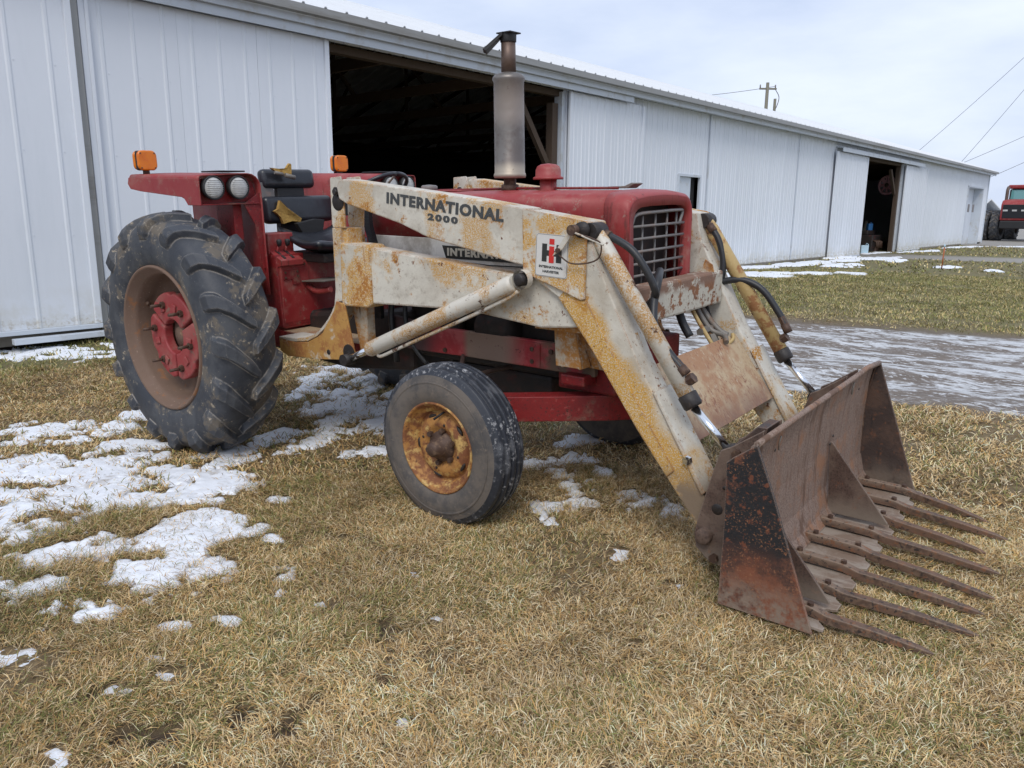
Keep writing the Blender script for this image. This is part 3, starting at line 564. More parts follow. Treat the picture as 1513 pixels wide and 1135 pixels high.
# inside
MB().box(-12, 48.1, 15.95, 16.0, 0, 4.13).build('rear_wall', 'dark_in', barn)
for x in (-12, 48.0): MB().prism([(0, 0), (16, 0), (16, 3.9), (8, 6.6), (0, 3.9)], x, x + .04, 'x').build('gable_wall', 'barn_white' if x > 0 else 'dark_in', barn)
MB().box(3.4, 8.85, .05, .20, 3.60, 3.71).build('door_header', 'wood', barn, .004); MB().box(26.3, 31.3, .05, .2, 3.48, 3.59).build('door_header', 'wood', barn, .004)
for x in (3.3, 8.55, 26.2, 30.95): MB().box(x, x + .16, .05, .20, 0, 3.47).build('door_post', 'wood', barn, .004)
MB().box(8.74, 8.80, -.02, .16, .1, 3.68).build('door_jamb', 'barn_trim', barn); MB().box(31.12, 31.22, -.02, .16, .1, 3.58).build('door_jamb', 'barn_trim', barn)
for (a, b) in (((8.52, 2.4), (7.75, 3.4)), ((30.9, 2.4), (30.1, 3.3))):
    MB().tube([(a[0], .16, a[1]), (b[0], .16, b[1])], .07, 4, smooth=False).build('knee_brace', 'wood', barn)
for i, x in enumerate(np.arange(-10, 48, 2.45)):
    mb = MB().box(x, x + .05, .1, 15.9, 3.62, 3.80)
    for s_ in (0, 1):
        y0, y1 = (.0, 8) if s_ == 0 else (16., 8)
        mb.tube([(x + .03, y0, 3.86), (x + .03, y1, 6.52)], .07, 4, smooth=False)
    for yy in (4, 8, 12): mb.tube([(x + .03, yy, 3.7), (x + .03, yy + (1.5 if yy < 8 else -1.5 if yy > 8 else 0), 5.2 if yy != 8 else 6.4)], .045, 4, smooth=False)
    mb.build('roof_truss', 'wood', barn)
for i, x in enumerate((3.6, 6.05, 8.5, 28.5)): MB().box(x, x + .15, 8, 8.15, 0, 3.6).build('inner_post', 'wood', barn)
MB().box(4.1, 5.3, 4.0, 4.1, 3.0, 3.1).build('loft_beam', 'wood_grey', barn)
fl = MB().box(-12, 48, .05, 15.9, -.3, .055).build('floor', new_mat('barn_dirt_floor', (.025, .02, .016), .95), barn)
def bw(x, y, z=0.):
    v = Matrix.Rotation(BR, 4, 'Z') @ Vector((x, y, z)) + Vector((-4.4696, .19345, 0)); return v
# things inside the far doorway
def blade_fan():
    p = bw(32.3, .85, 2.8); t = thing('engine_fan', 'round pink fan disc hanging inside the far barn doorway', 'fan', p, BR + R(72))
    MB().tube([(.36 * math.cos(a), 0, .36 * math.sin(a)) for a in np.linspace(0, 2 * math.pi, 29)], .05, 6).build('ring', 'fan', t)
    MB().lathe([(-.06, 0), (-.06, .09), (.04, .09), (.04, 0)], 20).build('hub', 'bolt', t)
    for k in range(8):
        a = k * math.pi / 4; mt = Matrix.Rotation(a, 4, 'Y') @ Matrix.Rotation(R(28), 4, 'X')
        MB().box(.08, .34, -.01, .01, -.07, .07, mt).build('blade', 'fan', t)
    MB().tube([(0, .02, 0), (0, .02, .6)], .012, 6).build('hanger', 'bolt', t)
blade_fan()
def jug(p, rz, sc, label, mat):
    t = thing('jug', label, 'jug', p, rz); t.scale = (sc,) * 3
    MB().prism(rrect(-.14, .14, -.11, .11, .04), 0, .36, 'z').build('body', mat, t, .02); MB().lathe([(.355, .035), (.42, .035), (.42, 0)], 14, axis='z').build('cap', 'black_matte', t)
    MB().tube([(.02, 0, .34), (.07, 0, .44), (.12, 0, .40), (.135, 0, .3)], .014, 8).build('handle', mat, t)
jug(bw(28.75, .42, .06), .3, 1.0, 'pale blue plastic jug at the left foot of the far barn doorway', 'jug_white')
jug(bw(31.05, 1.0, .957), .9, .75, 'deep blue plastic can on top of the junk inside the far barn doorway', 'jug_blue')
jk = thing('old_engine', 'greasy black engine block lying on the floor inside the far barn doorway', 'engine', bw(30.9, 1.0, .055), BR)
MB().box(-.5, .6, -.35, .35, .0, .72).build('block', 'engine', jk, .03); MB().box(-.4, .5, -.12, .12, .72, .9).build('valve_cover', 'engine', jk, .03)
MB().lathe([(-.42, 0), (-.42, .28), (-.36, .28), (-.36, 0)], 24).build('flywheel', 'bolt', jk)
for k in range(4): MB().tube([(-.35 + k * .22, -.35, .5), (-.35 + k * .22, -.48, .45), (-.35 + k * .22, -.5, .2)], .035, 8).build('manifold_pipe', 'bolt', jk)
for k, (a, b, lb) in enumerate((((31.6, 1.5, .08), (32.6, 1.6, 1.3), ''), ((31.2, 1.6, .08), (32.9, 1.7, .9), ''), ((30.6, 1.5, .3), (32.0, 1.2, .4), ''))):
    pa, pb = bw(*a), bw(*b); t = MB().tube([Vector((0, 0, 0)), pb - pa], .07, 4, smooth=False).build('old_plank', 'wood_grey'); t.location = pa
    tag(t, ('grey plank leaning up against the right jamb inside the far doorway', 'shorter grey plank propped beside the leaning one in the far doorway', 'broken plank lying nearly flat on the junk in the far doorway')[k], 'plank', 'planks thrown inside the far barn doorway')

# ------------------------------------------------------------------ power pole, cables, stake, distant shed
pp = thing('power_pole', 'grey wooden power pole rising behind the far end of the shed roof', 'power pole', (-18.9, 57.1, 0))
MB().tube([(0, 0, 0), (0, 0, 11.35)], [.17, .12], 10).build('pole', 'pole', pp)
MB().box(-.6, .7, -.06, .06, 10.85, 10.97, Matrix.Rotation(R(40), 4, 'Z')).build('cross_arm', 'pole', pp, .01)
for d in (-.55, .6): MB().tube([(d * .77, d * .64, 10.97), (d * .77, d * .64, 11.2)], .05, 8).build('insulator', 'rim_grey', pp)
MB().tube([(.5, .4, 8.2), (.5, .4, 10.2)], .11, 8).build('transformer_arrester', 'pole', pp); MB().tube(curve_pts([(.46, .38, 10.9), (.75, .5, 10.3), (.6, .5, 9.6), (.35, .3, 9.0)]), .03, 6).build('drop_wire', 'cable_black' if 'cable_black' in M else 'cable', pp)
def cable(a, b, sag, label, r=.012):
    a, b = Vector(a), Vector(b); pts = [a.lerp(b, t) - Vector((0, 0, sag * 4 * t * (1 - t))) for t in np.linspace(0, 1, 20)]
    tag(MB().tube([p - a for p in pts], r, 5).build('overhead_cable', 'cable'), label, 'cable', 'thin overhead cables in the sky').location = a
cable((-18.4, 57.5, 11.1), (-31, 53, 10.6), .3, 'thin cable leaving the power pole to the left over the roof', .018)
cable((-7.68, 55.19, 5.74), (-.8, 56.3, 13.0), .1, 'steepest thin cable rising to the top right corner of the sky', .013)
cable((-5.1, 55.67, 5.04), (-1.2, 56.4, 10.9), .05, 'second steepest thin cable at the right edge of the sky', .013)
cable((-5.63, 55.58, 4.71), (-.6, 56.4, 7.2), .05, 'gently sloping upper cable near the red far tractor', .013)
cable((-3.56, 55.9, 4.0), (-.6, 56.4, 5.55), .03, 'lowest thin cable ending just above the far tractor', .013)
sk = thing('marker_stake', 'thin orange marker stake with a white tip in the lawn before the far door', 'stake', (.45, 21.0, .08))
MB().tube([(0, 0, 0), (.01, 0, .62)], .018, 6).build('rod', 'stake', sk); MB().tube([(.01, 0, .60), (.01, 0, .68)], .022, 6).build('tip', 'jug_white', sk)
fs_ = thing('small_shed', 'small pale shed roof seen between the barn end and the far red tractor', 'shed', (-6.5, 76, 0), R(35)); fs_.scale = (.72, .72, .95)
MB().box(-1.5, 1.5, -2, 2, 0, 2.1).build('wall', 'barn_white', fs_); MB().prism([(-1.8, 2.0), (0, 3.3), (1.8, 2.0), (1.8, 1.92), (0, 3.2), (-1.8, 1.92)], -2.2, 2.2, 'y').build('roof', 'roof', fs_)

# ------------------------------------------------------------------ far articulated tractor, facing us
ft = thing('articulated_tractor', 'big red four wheel drive tractor with dual tyres parked at the far right edge', 'tractor', (-1.50, 58.29, .02), R(-95))
MB().prism([(2.8, 1.35), (2.82, 2.35), (2.6, 2.62), (.9, 2.72), (.9, 1.35)], -.78, .78).build('hood', 'red', ft, .08)
g_ = MB().box(2.80, 2.84, -.66, .66, 1.5, 2.34).build('grille', 'black_gloss', ft, .04)
for y in (-.5, 0, .5): MB().box(2.84, 2.86, y - .13, y + .13, 1.93, 2.03).build('headlight', 'lens', g_)
MB().box(1.2, 3.05, -.7, .7, .85, 1.34).build('front_frame', 'black_matte', ft, .06)
cb = MB().prism([(-.9, 1.8), (.75, 1.8), (.85, 2.5), (.70, 3.35), (-.8, 3.4)], -.82, .82).build('cab', 'black_matte', ft, .05)
MB().box(-.95, .86, -.92, .92, 3.38, 3.62).build('cab_roof', 'red', ft, .07); MB().prism([(.78, 2.55), (.87, 2.55), (.73, 3.3), (.66, 3.3)], -.72, .72).build('windshield', 'glass', cb)
for s_ in (-1, 1): MB().box(-.7, .6, s_ * .83, s_ * .85, 2.4, 3.3).build('side_window', 'glass', cb)
MB().tube(curve_pts([(1.5, -.80, 1.7), (1.5, -.80, 3.1), (1.46, -.80, 3.30), (1.3, -.80, 3.45)]), .10, 10).build('exhaust_stack', 'stack', ft)
MB().box(.9, 1.7, -1.1, -.8, 1.5, 1.7).build('step_plate', 'black_matte', ft)
MB().box(-4.0, .9, -.6, .6, .9, 1.7).build('rear_frame', 'red_dull', ft, .05); MB().box(-3.8, -1.0, -1.0, 1.0, 1.7, 1.95).build('rear_deck', 'red', ft, .06)
def simple_ag_tyre(Rr, w):
    mb = MB().lathe([(-w * .42, Rr * .55), (-w * .5, Rr * .7), (-w * .46, Rr * .9), (-w * .35, Rr * .955), (w * .35, Rr * .955), (w * .46, Rr * .9), (w * .5, Rr * .7), (w * .42, Rr * .55)], 40, close=True)
    for k in range(36):
        a = 2 * math.pi * (k // 2) / 18 + (.17 if k % 2 else 0); s_ = 1 if k % 2 else -1
        rot = Matrix.Rotation(-a, 4, 'Y') @ Matrix.Translation((Rr * .965, s_ * w * .22, 0)) @ Matrix.Rotation(s_ * R(-45), 4, 'X')
        mb.box(-.05, .04, -w * .30, w * .30, -.035, .035, rot)
    return mb
tyre0 = simple_ag_tyre(1.0, .56); t0 = None
for x in (1.55, -2.9):
    for y in (-1.78, -1.12, 1.12, 1.78):
        if t0 is None:
            t0 = wg = empty('wheel'); ty = tyre0.build('tyre', 'rubber', wg); rm_ = MB().lathe([(-.2, .55), (-.18, .5), (0, .45), (0, 0)], 28).build('rim', 'red_dull', wg); wg.parent = ft
        else: wg = copy_tree(t0, ft)
        wg.location = (x, y, 1.0)

# =================================================================== THE LOADER TRACTOR (local: x forward, y to its left, z up)
tr = thing('loader_tractor', 'old red farm tractor with rusty cream front loader and toothed fork bucket on the grass', 'tractor')
tr.rotation_euler = Matrix(((0.9999777893, 0.0001405347, 0.0066634210), (0.0001405347, 0.9991107894, -0.0421617219), (-0.0066634210, 0.0421617219, 0.9990885787))).to_euler()
# ---- rear wheels
def carcass(s):
    """arc position along the outer half profile -> (y, r, ny, nr)"""
    P = CP; t = s
    for (a, b) in zip(P, P[1:]):
        l = math.hypot(b[0] - a[0], b[1] - a[1])
        if t <= l or b is P[-1]:
            k = t / l; dy, dr = (b[0] - a[0]) / l, (b[1] - a[1]) / l
            return a[0] + (b[0] - a[0]) * k, a[1] + (b[1] - a[1]) * k, -dr, dy
        t -= l
CP = [(0, .722), (.05, .720), (.10, .712), (.145, .696), (.172, .672), (.188, .642), (.198, .60), (.203, .56), (.200, .52)]
def rear_wheel(parent, side, centre):
    g = empty('rear_wheel', centre); g.parent = parent
    out = side                                           # outward direction of y
    prof = [(.165, .435), (.178, .455), (.192, .48)] + [(y, r) for y, r in CP[::-1]] + [(-y, r) for y, r in CP[1:]] + [(-.192, .48), (-.178, .455), (-.165, .435), (-.15, .42), (.15, .42)]
    mb = MB().lathe(prof, 96, close=True)
    nl = 16
    for k in range(nl):
        for half in (-1, 1):
            th0 = 2 * math.pi * (k + (0 if half * out < 0 else .5)) / nl
            st_ = []; ns_ = 9
            jit = random.uniform(-.004, .004)
            for i in range(ns_):
                s = -.012 + (.262 + .012) * i / (ns_ - 1); sa = max(s, 0); y, r, ny, nr = carcass(sa)
                if s < 0: y = s
                h = .044 * (1 if s < .19 else max(.10, 1 - (s - .19) / .085)); nrm = max(nr, .0)
                dth = (min(s, .17) * .95 + max(0, s - .17) * .18) / .72       # sweep of the chevron
                wb = .044 + .020 * min(1, max(0, s) / .18); wt = wb * (.66 if i < ns_ - 1 else .5)
                if i == 0: wb *= .75; wt *= .7
                q = []
                for (w_, hh) in ((-wb, -.01), (-wt, h), (wt * .9, h), (wb, -.01)):
                    a = th0 + dth + w_ / max(r, .5); rr = r + nr * hh; yy = (y + ny * hh) * half
                    q.append((rr * math.cos(a), yy, rr * math.sin(a)))
                st_.append(q)
            vs = [p for q in st_ for p in q]; fs_ = [(i * 4 + j, i * 4 + j + 1, i * 4 + j + 5, i * 4 + j + 4) for i in range(ns_ - 1) for j in range(3)]
            fs_ += [(0, 1, 2, 3), tuple((ns_ - 1) * 4 + j for j in (3, 2, 1, 0))]
            mb.add(vs, fs_)
    mb.build('tyre', 'rubber', g, .006)
    o_ = out
    def pr(l): return [(o_ * (.185 - d), r) for d, r in l]     # d = depth inward from the outer rim plane
    MB().lathe(pr([(.02, .452), (.0, .447), (-.004, .438), (.004, .428), (.035, .418), (.045, .400), (.075, .392), (.15, .388), (.19, .380), (.20, .33), (.205, .20), (.21, .20), (.225, .40), (.34, .41), (.37, .445)]), 72).build('rim', 'rim_rear', g)
    # red cast centre in three segments with a round hole
    hb = MB(); y0, y1 = o_ * (.185 - .085), o_ * (.185 - .15)
    for k in range(3):
        a0, a1 = R(28 + 120 * k + 3), R(28 + 120 * (k + 1) - 3); n = 14
        inn = [(.108 * math.cos(a0 + (a1 - a0) * i / n), .108 * math.sin(a0 + (a1 - a0) * i / n)) for i in range(n + 1)]
        ou = [((.272 + (.004 if i % 7 else -.012)) * math.cos(a0 + (a1 - a0) * i / n), (.272 + (.004 if i % 7 else -.012)) * math.sin(a0 + (a1 - a0) * i / n)) for i in range(n + 1)]
        hb.prism(inn + ou[::-1], y0, y1, 'y')
    hub = hb.build('hub', 'hub_red', g, .012, seg=3)
    for k in range(3):
        for dd, hh in ((.35, .012), (.72, .012)):
            a = R(28 + 120 * k) + dd * R(120); mt = Matrix.Rotation(-a, 4, 'Y')
            MB().box(.165, .215, min(y0, y0 + o_ * hh), max(y0, y0 + o_ * hh), -.012, .03, mt).build('casting_boss', 'hub_red', hub, .005)
    MB().lathe([(o_ * (.185 - .13), 0), (o_ * (.185 - .13), .055), (o_ * (.185 - .15), .06), (o_ * (.185 - .15), .10), (o_ * (.185 - .19), .115), (o_ * (.185 - .40), .115)], 32).build('axle_end', 'rim_rear', g)
    for k in range(6):
        a = R(50 + 60 * k); c_ = Vector((.205 * math.cos(a), y0, .205 * math.sin(a)))
        MB().hexbolt(c_, (0, o_, 0), .022, .02).tube([c_, c_ + Vector((0, o_ * .085, 0))], .010, 8).build('wheel_stud', 'bolt', hub)
    for a in (150, 330):
        a = R(a); c_ = Vector((.375 * math.cos(a), o_ * (.185 - .11), .375 * math.sin(a))); MB().tube([c_, c_ - Vector((.03 * math.cos(a), 0, .03 * math.sin(a)))], .014, 8).build('rim_bolt', 'bolt', g)
    return g
rear_wheel(tr, -1, (0, -.945, .735)); rear_wheel(tr, 1, (0, .945, .735))
# ---- front wheels
def front_wheel(parent, o_, centre):
    g = empty('front_wheel', centre); g.parent = parent
    hw = .118
    half = [(0, .406), (.010, .405), (.014, .388), (.026, .388), (.030, .404), (.048, .402), (.052, .386), (.062, .385), (.066, .397), (.084, .392), (.090, .380), (.100, .362), (.112, .33), (.118, .295), (.115, .262), (.108, .24), (.098, .224)]
    tread = half[:12]; wall = half[11:]
    MB().lathe([(y, r) for y, r in tread[::-1]] + [(-y, r) for y, r in tread[1:]], 96).build('tyre_tread', 'rubber_worn', g, .002)
    t_ = MB().lathe([(y, r) for y, r in wall], 80).lathe([(-y, r) for y, r in wall], 80)
    t_.lathe([(o_ * .1135, .333), (o_ * .1165, .330), (o_ * .1140, .322)], 80).build('tyre_wall', 'rubber_wall', g)
    def pr(l): return [(o_ * (.105 - d), r) for d, r in l]
    MB().lathe(pr([(.01, .232), (-.003, .230), (-.005, .224), (.004, .216), (.028, .208), (.034, .186), (.058, .178), (.066, .170), (.052, .162), (.038, .148), (.030, .120), (.034, .098), (.046, .088), (.046, .052), (.0465, 0)]), 64).build('rim', 'rim_front', g)
    MB().lathe(pr([(.20, .21), (.16, .19), (.07, .17)]), 48).build('rim_inner', 'rim_rear', g)
    hb = MB().lathe(pr([(.046, .078), (.030, .074), (.026, .050), (-.004, .046), (-.012, .040), (-.030, .036), (-.040, .026), (-.042, 0)]), 28).build('hub', 'bolt', g)
    for k in range(6):
        a = R(20 + 60 * k); c_ = Vector((.084 * math.cos(a), o_ * (.105 - .04), .084 * math.sin(a))); MB().hexbolt(c_, (0, o_, 0), .014, .022).build('lug_bolt', 'bolt', hb)
    for k in range(5):
        a = R(40 + 72 * k); pts = [Vector((.156 * math.cos(a + d), o_ * (.105 - .0445), .156 * math.sin(a + d))) for d in np.linspace(-.17, .17, 7)]
        MB().tube(pts, [.003, .007, .009, .009, .009, .007, .003], 6).build('slot_shade', 'grease_hole_shade', g)  # no slot is cut; raised dark strip paints its shade
    for k in range(4):
        a = R(75 + 90 * k); c_ = Vector((.118 * math.cos(a), o_ * (.105 - .0305), .118 * math.sin(a))); MB().lathe([(c_.y, .007), (c_.y + o_ * .002, .007), (c_.y + o_ * .002, 0)], 10, centre=(c_.x, 0, c_.z)).build('hole_shade', 'grease_hole_shade', g)  # dark disc on the dish paints the shade of a hole
    c_ = Vector((0, o_ * .105, .165)); MB().tube([c_ + Vector((.03, -o_ * .05, .02)), c_ + Vector((-.01, o_ * .0, -.02))], .006, 6).build('valve', 'black_matte', g)
    return g
front_wheel(tr, -1, (2.098, -.795, .392)); front_wheel(tr, 1, (2.15, .725, .392))

# ---- chassis, drive line, engine
ch = MB().lathe([(-.60, .11), (-.42, .12), (-.40, .17), (-.22, .20), (.22, .20), (.40, .17), (.42, .12), (.60, .11)], 28, centre=(0, 0, .735)).build('rear_axle_housing', 'red_dull', tr)
MB().prism([(-.25, .50), (-.25, 1.05), (.22, 1.12), (.25, .80), (1.25, .90), (1.25, .52), (.6, .45)], -.20, .20).build('transmission', 'engine', tr, .03)
en = MB().box(1.20, 2.30, -.16, .16, .62, 1.20).box(1.30, 2.2, -.20, -.12, .95, 1.12).build('engine', 'engine', tr, .02)
for k in range(6):
    x = 1.38 + k * .15; MB().tube(curve_pts([(x, -.16, 1.12), (x, -.225, 1.12), (x, -.245, 1.06), (x + .01, -.24, .98)]), .024, 8).build('exhaust_port', 'engine', en)
MB().tube([(1.30, -.24, 1.0), (2.18, -.24, 1.0)], .04, 10).build('manifold', 'engine', en)
MB().lathe([(.70, .0), (.70, .062), (.72, .066), (.90, .066), (.92, .05), (.92, 0)], 24, centre=(1.62, -.235, 0), axis='z').build('oil_filter', 'engine', en)
MB().lathe([(-.11, 0), (-.11, .085), (.09, .085), (.11, .06), (.11, 0)], 22, centre=(1.95, -.22, .87), axis='x').build('starter', 'engine', en)
MB().tube(curve_pts([(1.25, -.2, 1.2), (1.3, -.3, .95), (1.34, -.31, .75), (1.45, -.28, .6)]), .014, 8).build('fuel_line', 'hose', en)
MB().tube(curve_pts([(1.15, -.2, 1.15), (1.2, -.32, .9), (1.22, -.31, .6)]), .018, 8).build('fuel_line', 'hose', en)
MB().box(1.5, 2.25, -.15, .15, .47, .62).build('oil_pan', 'engine', en, .02)
for s_ in (-1, 1):
    MB().prism([(1.18, .88), (1.52, .845), (2.62, .845), (2.62, .70), (1.8, .70), (1.34, .69), (1.18, .71)], s_ * .27, s_ * .305).build('frame_rail', 'red_mud', tr, .006)
rb = [c for c in tr.children if c.name.startswith('frame_rail')][0]
for x, z in ((2.24, .80), (2.24, .735), (2.36, .80), (1.5, .81), (1.62, .72)): MB().hexbolt((x, -.305, z), (0, -1, 0), .013, .012).build('bolt', 'bolt', rb)
MB().box(2.19, 2.29, -.312, -.3055, .705, .835).build('splice_plate', 'red_mud', rb, .002)
MB().prism([(2.36, .60), (2.36, .86), (2.80, .86), (2.80, .70), (2.70, .60)], -.25, .25).build('front_bolster', 'red_dull', tr, .015)
MB().box(2.46, 2.60, -.37, -.255, .66, .712).build('bolster_lug', 'red_dull', tr, .008)
# swept-back axle beam, spindles, steering
for s_ in (-1, 1):
    pts = [(2.12, .66), (2.30, .52), (2.50, .36), (2.66, .23), (2.78, .11), (2.83, 0.0)]
    a_ = MB(); vs = []
    for i, (x, y) in enumerate(pts):
        nx, ny = (.62, .78) if i < 4 else ((.8, .55) if i == 4 else (1, 0)); 
        for (o1, z) in ((0, .598), (-.16, .598), (-.16, .575), (-.03, .575), (-.03, .49), (-.16, .49), (-.16, .468), (0, .468)): vs.append((x + nx * o1 * .6, s_ * (y + ny * o1 * .6) if i < 5 else 0, z))
    n = 8; fs_ = [(i * n + j, i * n + (j + 1) % n, (i + 1) * n + (j + 1) % n, (i + 1) * n + j) for i in range(len(pts) - 1) for j in range(n)] + [tuple(range(n)), tuple(range((len(pts) - 1) * n, len(pts) * n))]
    a_.add(vs, fs_).build('front_axle', 'red_dull', tr, .004)
    kp = MB().tube([(2.11, s_ * .64, .36), (2.11, s_ * .64, .66)], .038, 14).tube([(2.11, s_ * .64, .40), (2.098, s_ * .76, .392)], .03, 12).build('spindle', 'engine', tr)
    MB().tube(curve_pts([(2.1, s_ * .63, .66), (2.0, s_ * .55, .65), (1.95, s_ * .3, .64), (2.0, 0, .64)]), .014, 8).build('tie_rod', 'stack', tr)
MB().tube(curve_pts([(1.75, -.3, .70), (1.85, -.42, .66), (1.98, -.46, .60), (2.1, -.50, .595)]), .014, 8).build('steering_hose', 'stack', tr)
# melting slush lying on the drive line under the bonnet
MB().lathe([(0, .11), (.02, .10), (.05, .05), (.075, 0)], 11, centre=(1.98, .02, .51), axis='z').build('snow_lump', sm_, tr)

# ---- bonnet, side panels, grille
def section(w, zt, zb, r, n=5):
    a = [(-w, zb)] + [(-w + r - r * math.cos(R(t)), zt - .014 - r + r * math.sin(R(t))) for t in np.linspace(0, 84, n)]
    mid = [(-w * .45, zt - .004), (0, zt)]; h = a + mid; return h + [(-y, z) for y, z in h[-2::-1]]
def loft(secs, mb=None, thick=0):
    mb = mb or MB(); n = len(secs[0][1]); vs = [(x, y, z) for x, s in secs for y, z in s]
    return mb.add(vs, [(i * n + j, i * n + j + 1, (i + 1) * n + j + 1, (i + 1) * n + j) for i in range(len(secs) - 1) for j in range(n - 1)], True)
ZB = 1.345
bn = loft([(.97, section(.245, 1.583, ZB, .05)), (1.3, section(.262, 1.592, ZB, .055)), (1.9, section(.285, 1.598, ZB, .06)), (2.66, section(.312, 1.594, ZB, .064))])
bonnet = bn.build('bonnet', 'red', tr); sol = bonnet.modifiers.new('solid', 'SOLIDIFY'); sol.thickness = .008; sol.offset = -1
MB().tube([(1.0, 0, 1.588), (1.3, 0, 1.598), (1.9, 0, 1.606), (2.55, 0, 1.604)], .007, 6).build('bonnet_seam', 'red_dull', bonnet)
MB().box(1.05, 1.6, -.12, .12, 1.592, 1.60).build('fuel_hatch', 'red', bonnet, .003)
MB().box(1.72, 1.98, -.246, -.240, 1.567, 1.573).build('hatch_slot', 'red_dull', bonnet)
cowl = MB().prism([(.93, 1.20), (.93, 1.58), (.97, 1.59), (.98, 1.20)], -.245, .245).build('dash_cowl', 'red_dull', tr, .01)
# side panels (pale strip)
for s_ in (-1, 1):
    yw = lambda x: .245 + (x - .97) / (2.66 - .97) * .067
    a = MB().add([(x, s_ * (yw(x) + .004), z) for x, z in ((.98, 1.345), (1.545, 1.343), (1.545, 1.20), (.98, 1.18))] + [(x, s_ * (yw(x) - .008), z) for x, z in ((.98, 1.345), (1.545, 1.343), (1.545, 1.20), (.98, 1.18))],
                 [(0, 1, 2, 3), (7, 6, 5, 4), (0, 4, 5, 1), (1, 5, 6, 2), (2, 6, 7, 3), (3, 7, 4, 0)]).build('side_panel', 'white_panel', tr, .004)
    q = ((1.552, 1.343), (2.36, 1.343), (2.36, 1.21), (2.15, 1.175), (1.75, 1.20), (1.552, 1.205)); n = len(q)
    nm = MB().add([(x, s_ * (yw(x) + .012), z) for x, z in q] + [(x, s_ * (yw(x) - .006), z) for x, z in q], [tuple(range(n)), tuple(range(2 * n - 1, n - 1, -1))] + [(i, n + i, n + (i + 1) % n, (i + 1) % n) for i in range(n)]).build('name_panel', 'white_panel', tr, .004)
    if s_ < 0:
        q = ((1.600, 1.306), (2.30, 1.300), (2.28, 1.236), (1.628, 1.236)); n = 4
        lb = MB().add([(x, s_ * (yw(x) + .0145), z) for x, z in q] + [(x, s_ * (yw(x) + .010), z) for x, z in q], [tuple(range(n)), tuple(range(2 * n - 1, n - 1, -1))] + [(i, n + i, n + (i + 1) % n, (i + 1) % n) for i in range(n)]).build('name_plate', 'label_black', nm)
        MB().tube([(1.63, s_ * (yw(1.63) + .014), 1.226), (1.95, s_ * (yw(1.95) + .014), 1.214), (2.3, s_ * (yw(2.3) + .014), 1.222)], .0035, 5).build('pin_stripe', 'label_black', nm)
def text(body, name, mat, parent, x, y, z, width, hgt, slope=0., bold=.0, yaw=0., space=1.):
    cu_ = bpy.data.curves.new(name, 'FONT'); cu_.body = body; cu_.size = 1; cu_.extrude = .012; cu_.offset = bold; cu_.space_character = space; cu_.resolution_u = 3
    o = bpy.data.objects.new(name, cu_); scene.collection.objects.link(o); bpy.context.view_layer.update()
    me = bpy.data.meshes.new_from_object(o); me.name = name; bpy.data.objects.remove(o); o = bpy.data.objects.new(name, me); scene.collection.objects.link(o)
    co = np.empty(len(me.vertices) * 3, np.float32); me.vertices.foreach_get('co', co); co = co.reshape(-1, 3); co[:, :2] -= co[:, :2].min(0); me.vertices.foreach_set('co', co.ravel())
    dx, dy = float(co[:, 0].max()), float(co[:, 1].max()); o.parent = parent; me.materials.clear(); me.materials.append(M[mat])
    o.rotation_euler = (Matrix.Rotation(yaw, 3, 'Z') @ Matrix.Rotation(slope, 3, 'Y') @ Matrix.Rotation(R(90), 3, 'X')).to_euler()
    o.scale = (width / dx, hgt / dy, .1); o.location = (x, y, z); return o
text('INTERNATIONAL', 'lettering', 'letter_pale', nm if False else [c for c in tr.children if c.name.startswith('name_panel')][0], 1.64, -(.245 + (1.64 - .97) * .0396 + .0155), 1.250, .64, .044, 0, .05, -.0396, 1.15)
# grille shell
outer = lambda w, zt, r: section(w, zt, .98, r)
sh = loft([(2.667, outer(.318, 1.600, .068)), (2.74, outer(.326, 1.596, .07)), (2.785, outer(.326, 1.586, .075)), (2.798, outer(.322, 1.576, .08)), (2.803, outer(.316, 1.566, .08))])
gs = sh.build('grille_shell', 'red', tr); sol = gs.modifiers.new('solid', 'SOLIDIFY'); sol.thickness = .012; sol.offset = -1
oo = outer(.316, 1.566, .08); inner = rcorner(.26 - .05, 1.497 - .05, .05, 0, 90, 6); 
# front face ring, built from outer section down to the opening
n = len(oo); ring_in = []
for (y, z) in oo:
    dy_, dz_ = y / .284, (z - 1.27) / .252; k_ = (abs(dy_) ** 7 + abs(dz_) ** 7) ** (-1 / 7); ring_in.append((y * k_, 1.27 + (z - 1.27) * k_))
vs = [(2.803, y, z) for y, z in oo] + [(2.800, y, z) for y, z in ring_in] + [(2.76, y, z) for y, z in ring_in]
fr = MB().add(vs, [(i, i + 1, n + i + 1, n + i) for i in range(n - 1)] + [(n + i, n + i + 1, 2 * n + i + 1, 2 * n + i) for i in range(n - 1)], True)
fr.box(2.76, 2.80, -.316, .316, .98, 1.034).build('grille_surround', 'red', gs)
MB().box(2.66, 2.68, -.29, .29, 1.0, 1.53).build('radiator_screen', 'screen', gs)
for z in (1.43, 1.372, 1.313, 1.256, 1.20, 1.14): MB().tube([(2.785, -.262, z), (2.785, .258, z)], .0068, 8).build('grille_bar', 'rim_grey', gs)
for y in (-.145, -.02, .10, .20): MB().tube([(2.772, y, 1.07), (2.772, y, 1.49)], .006, 8).build('grille_bar', 'rim_grey', gs)
MB().tube(curve_pts([(2.78, -.262, 1.08), (2.78, -.262, 1.40), (2.782, -.255, 1.45), (2.785, -.215, 1.486), (2.785, 0, 1.492), (2.785, .20, 1.494), (2.782, .245, 1.485), (2.78, .215, 1.42)], 4), .0085, 8).build('grille_frame', 'rim_grey', gs)
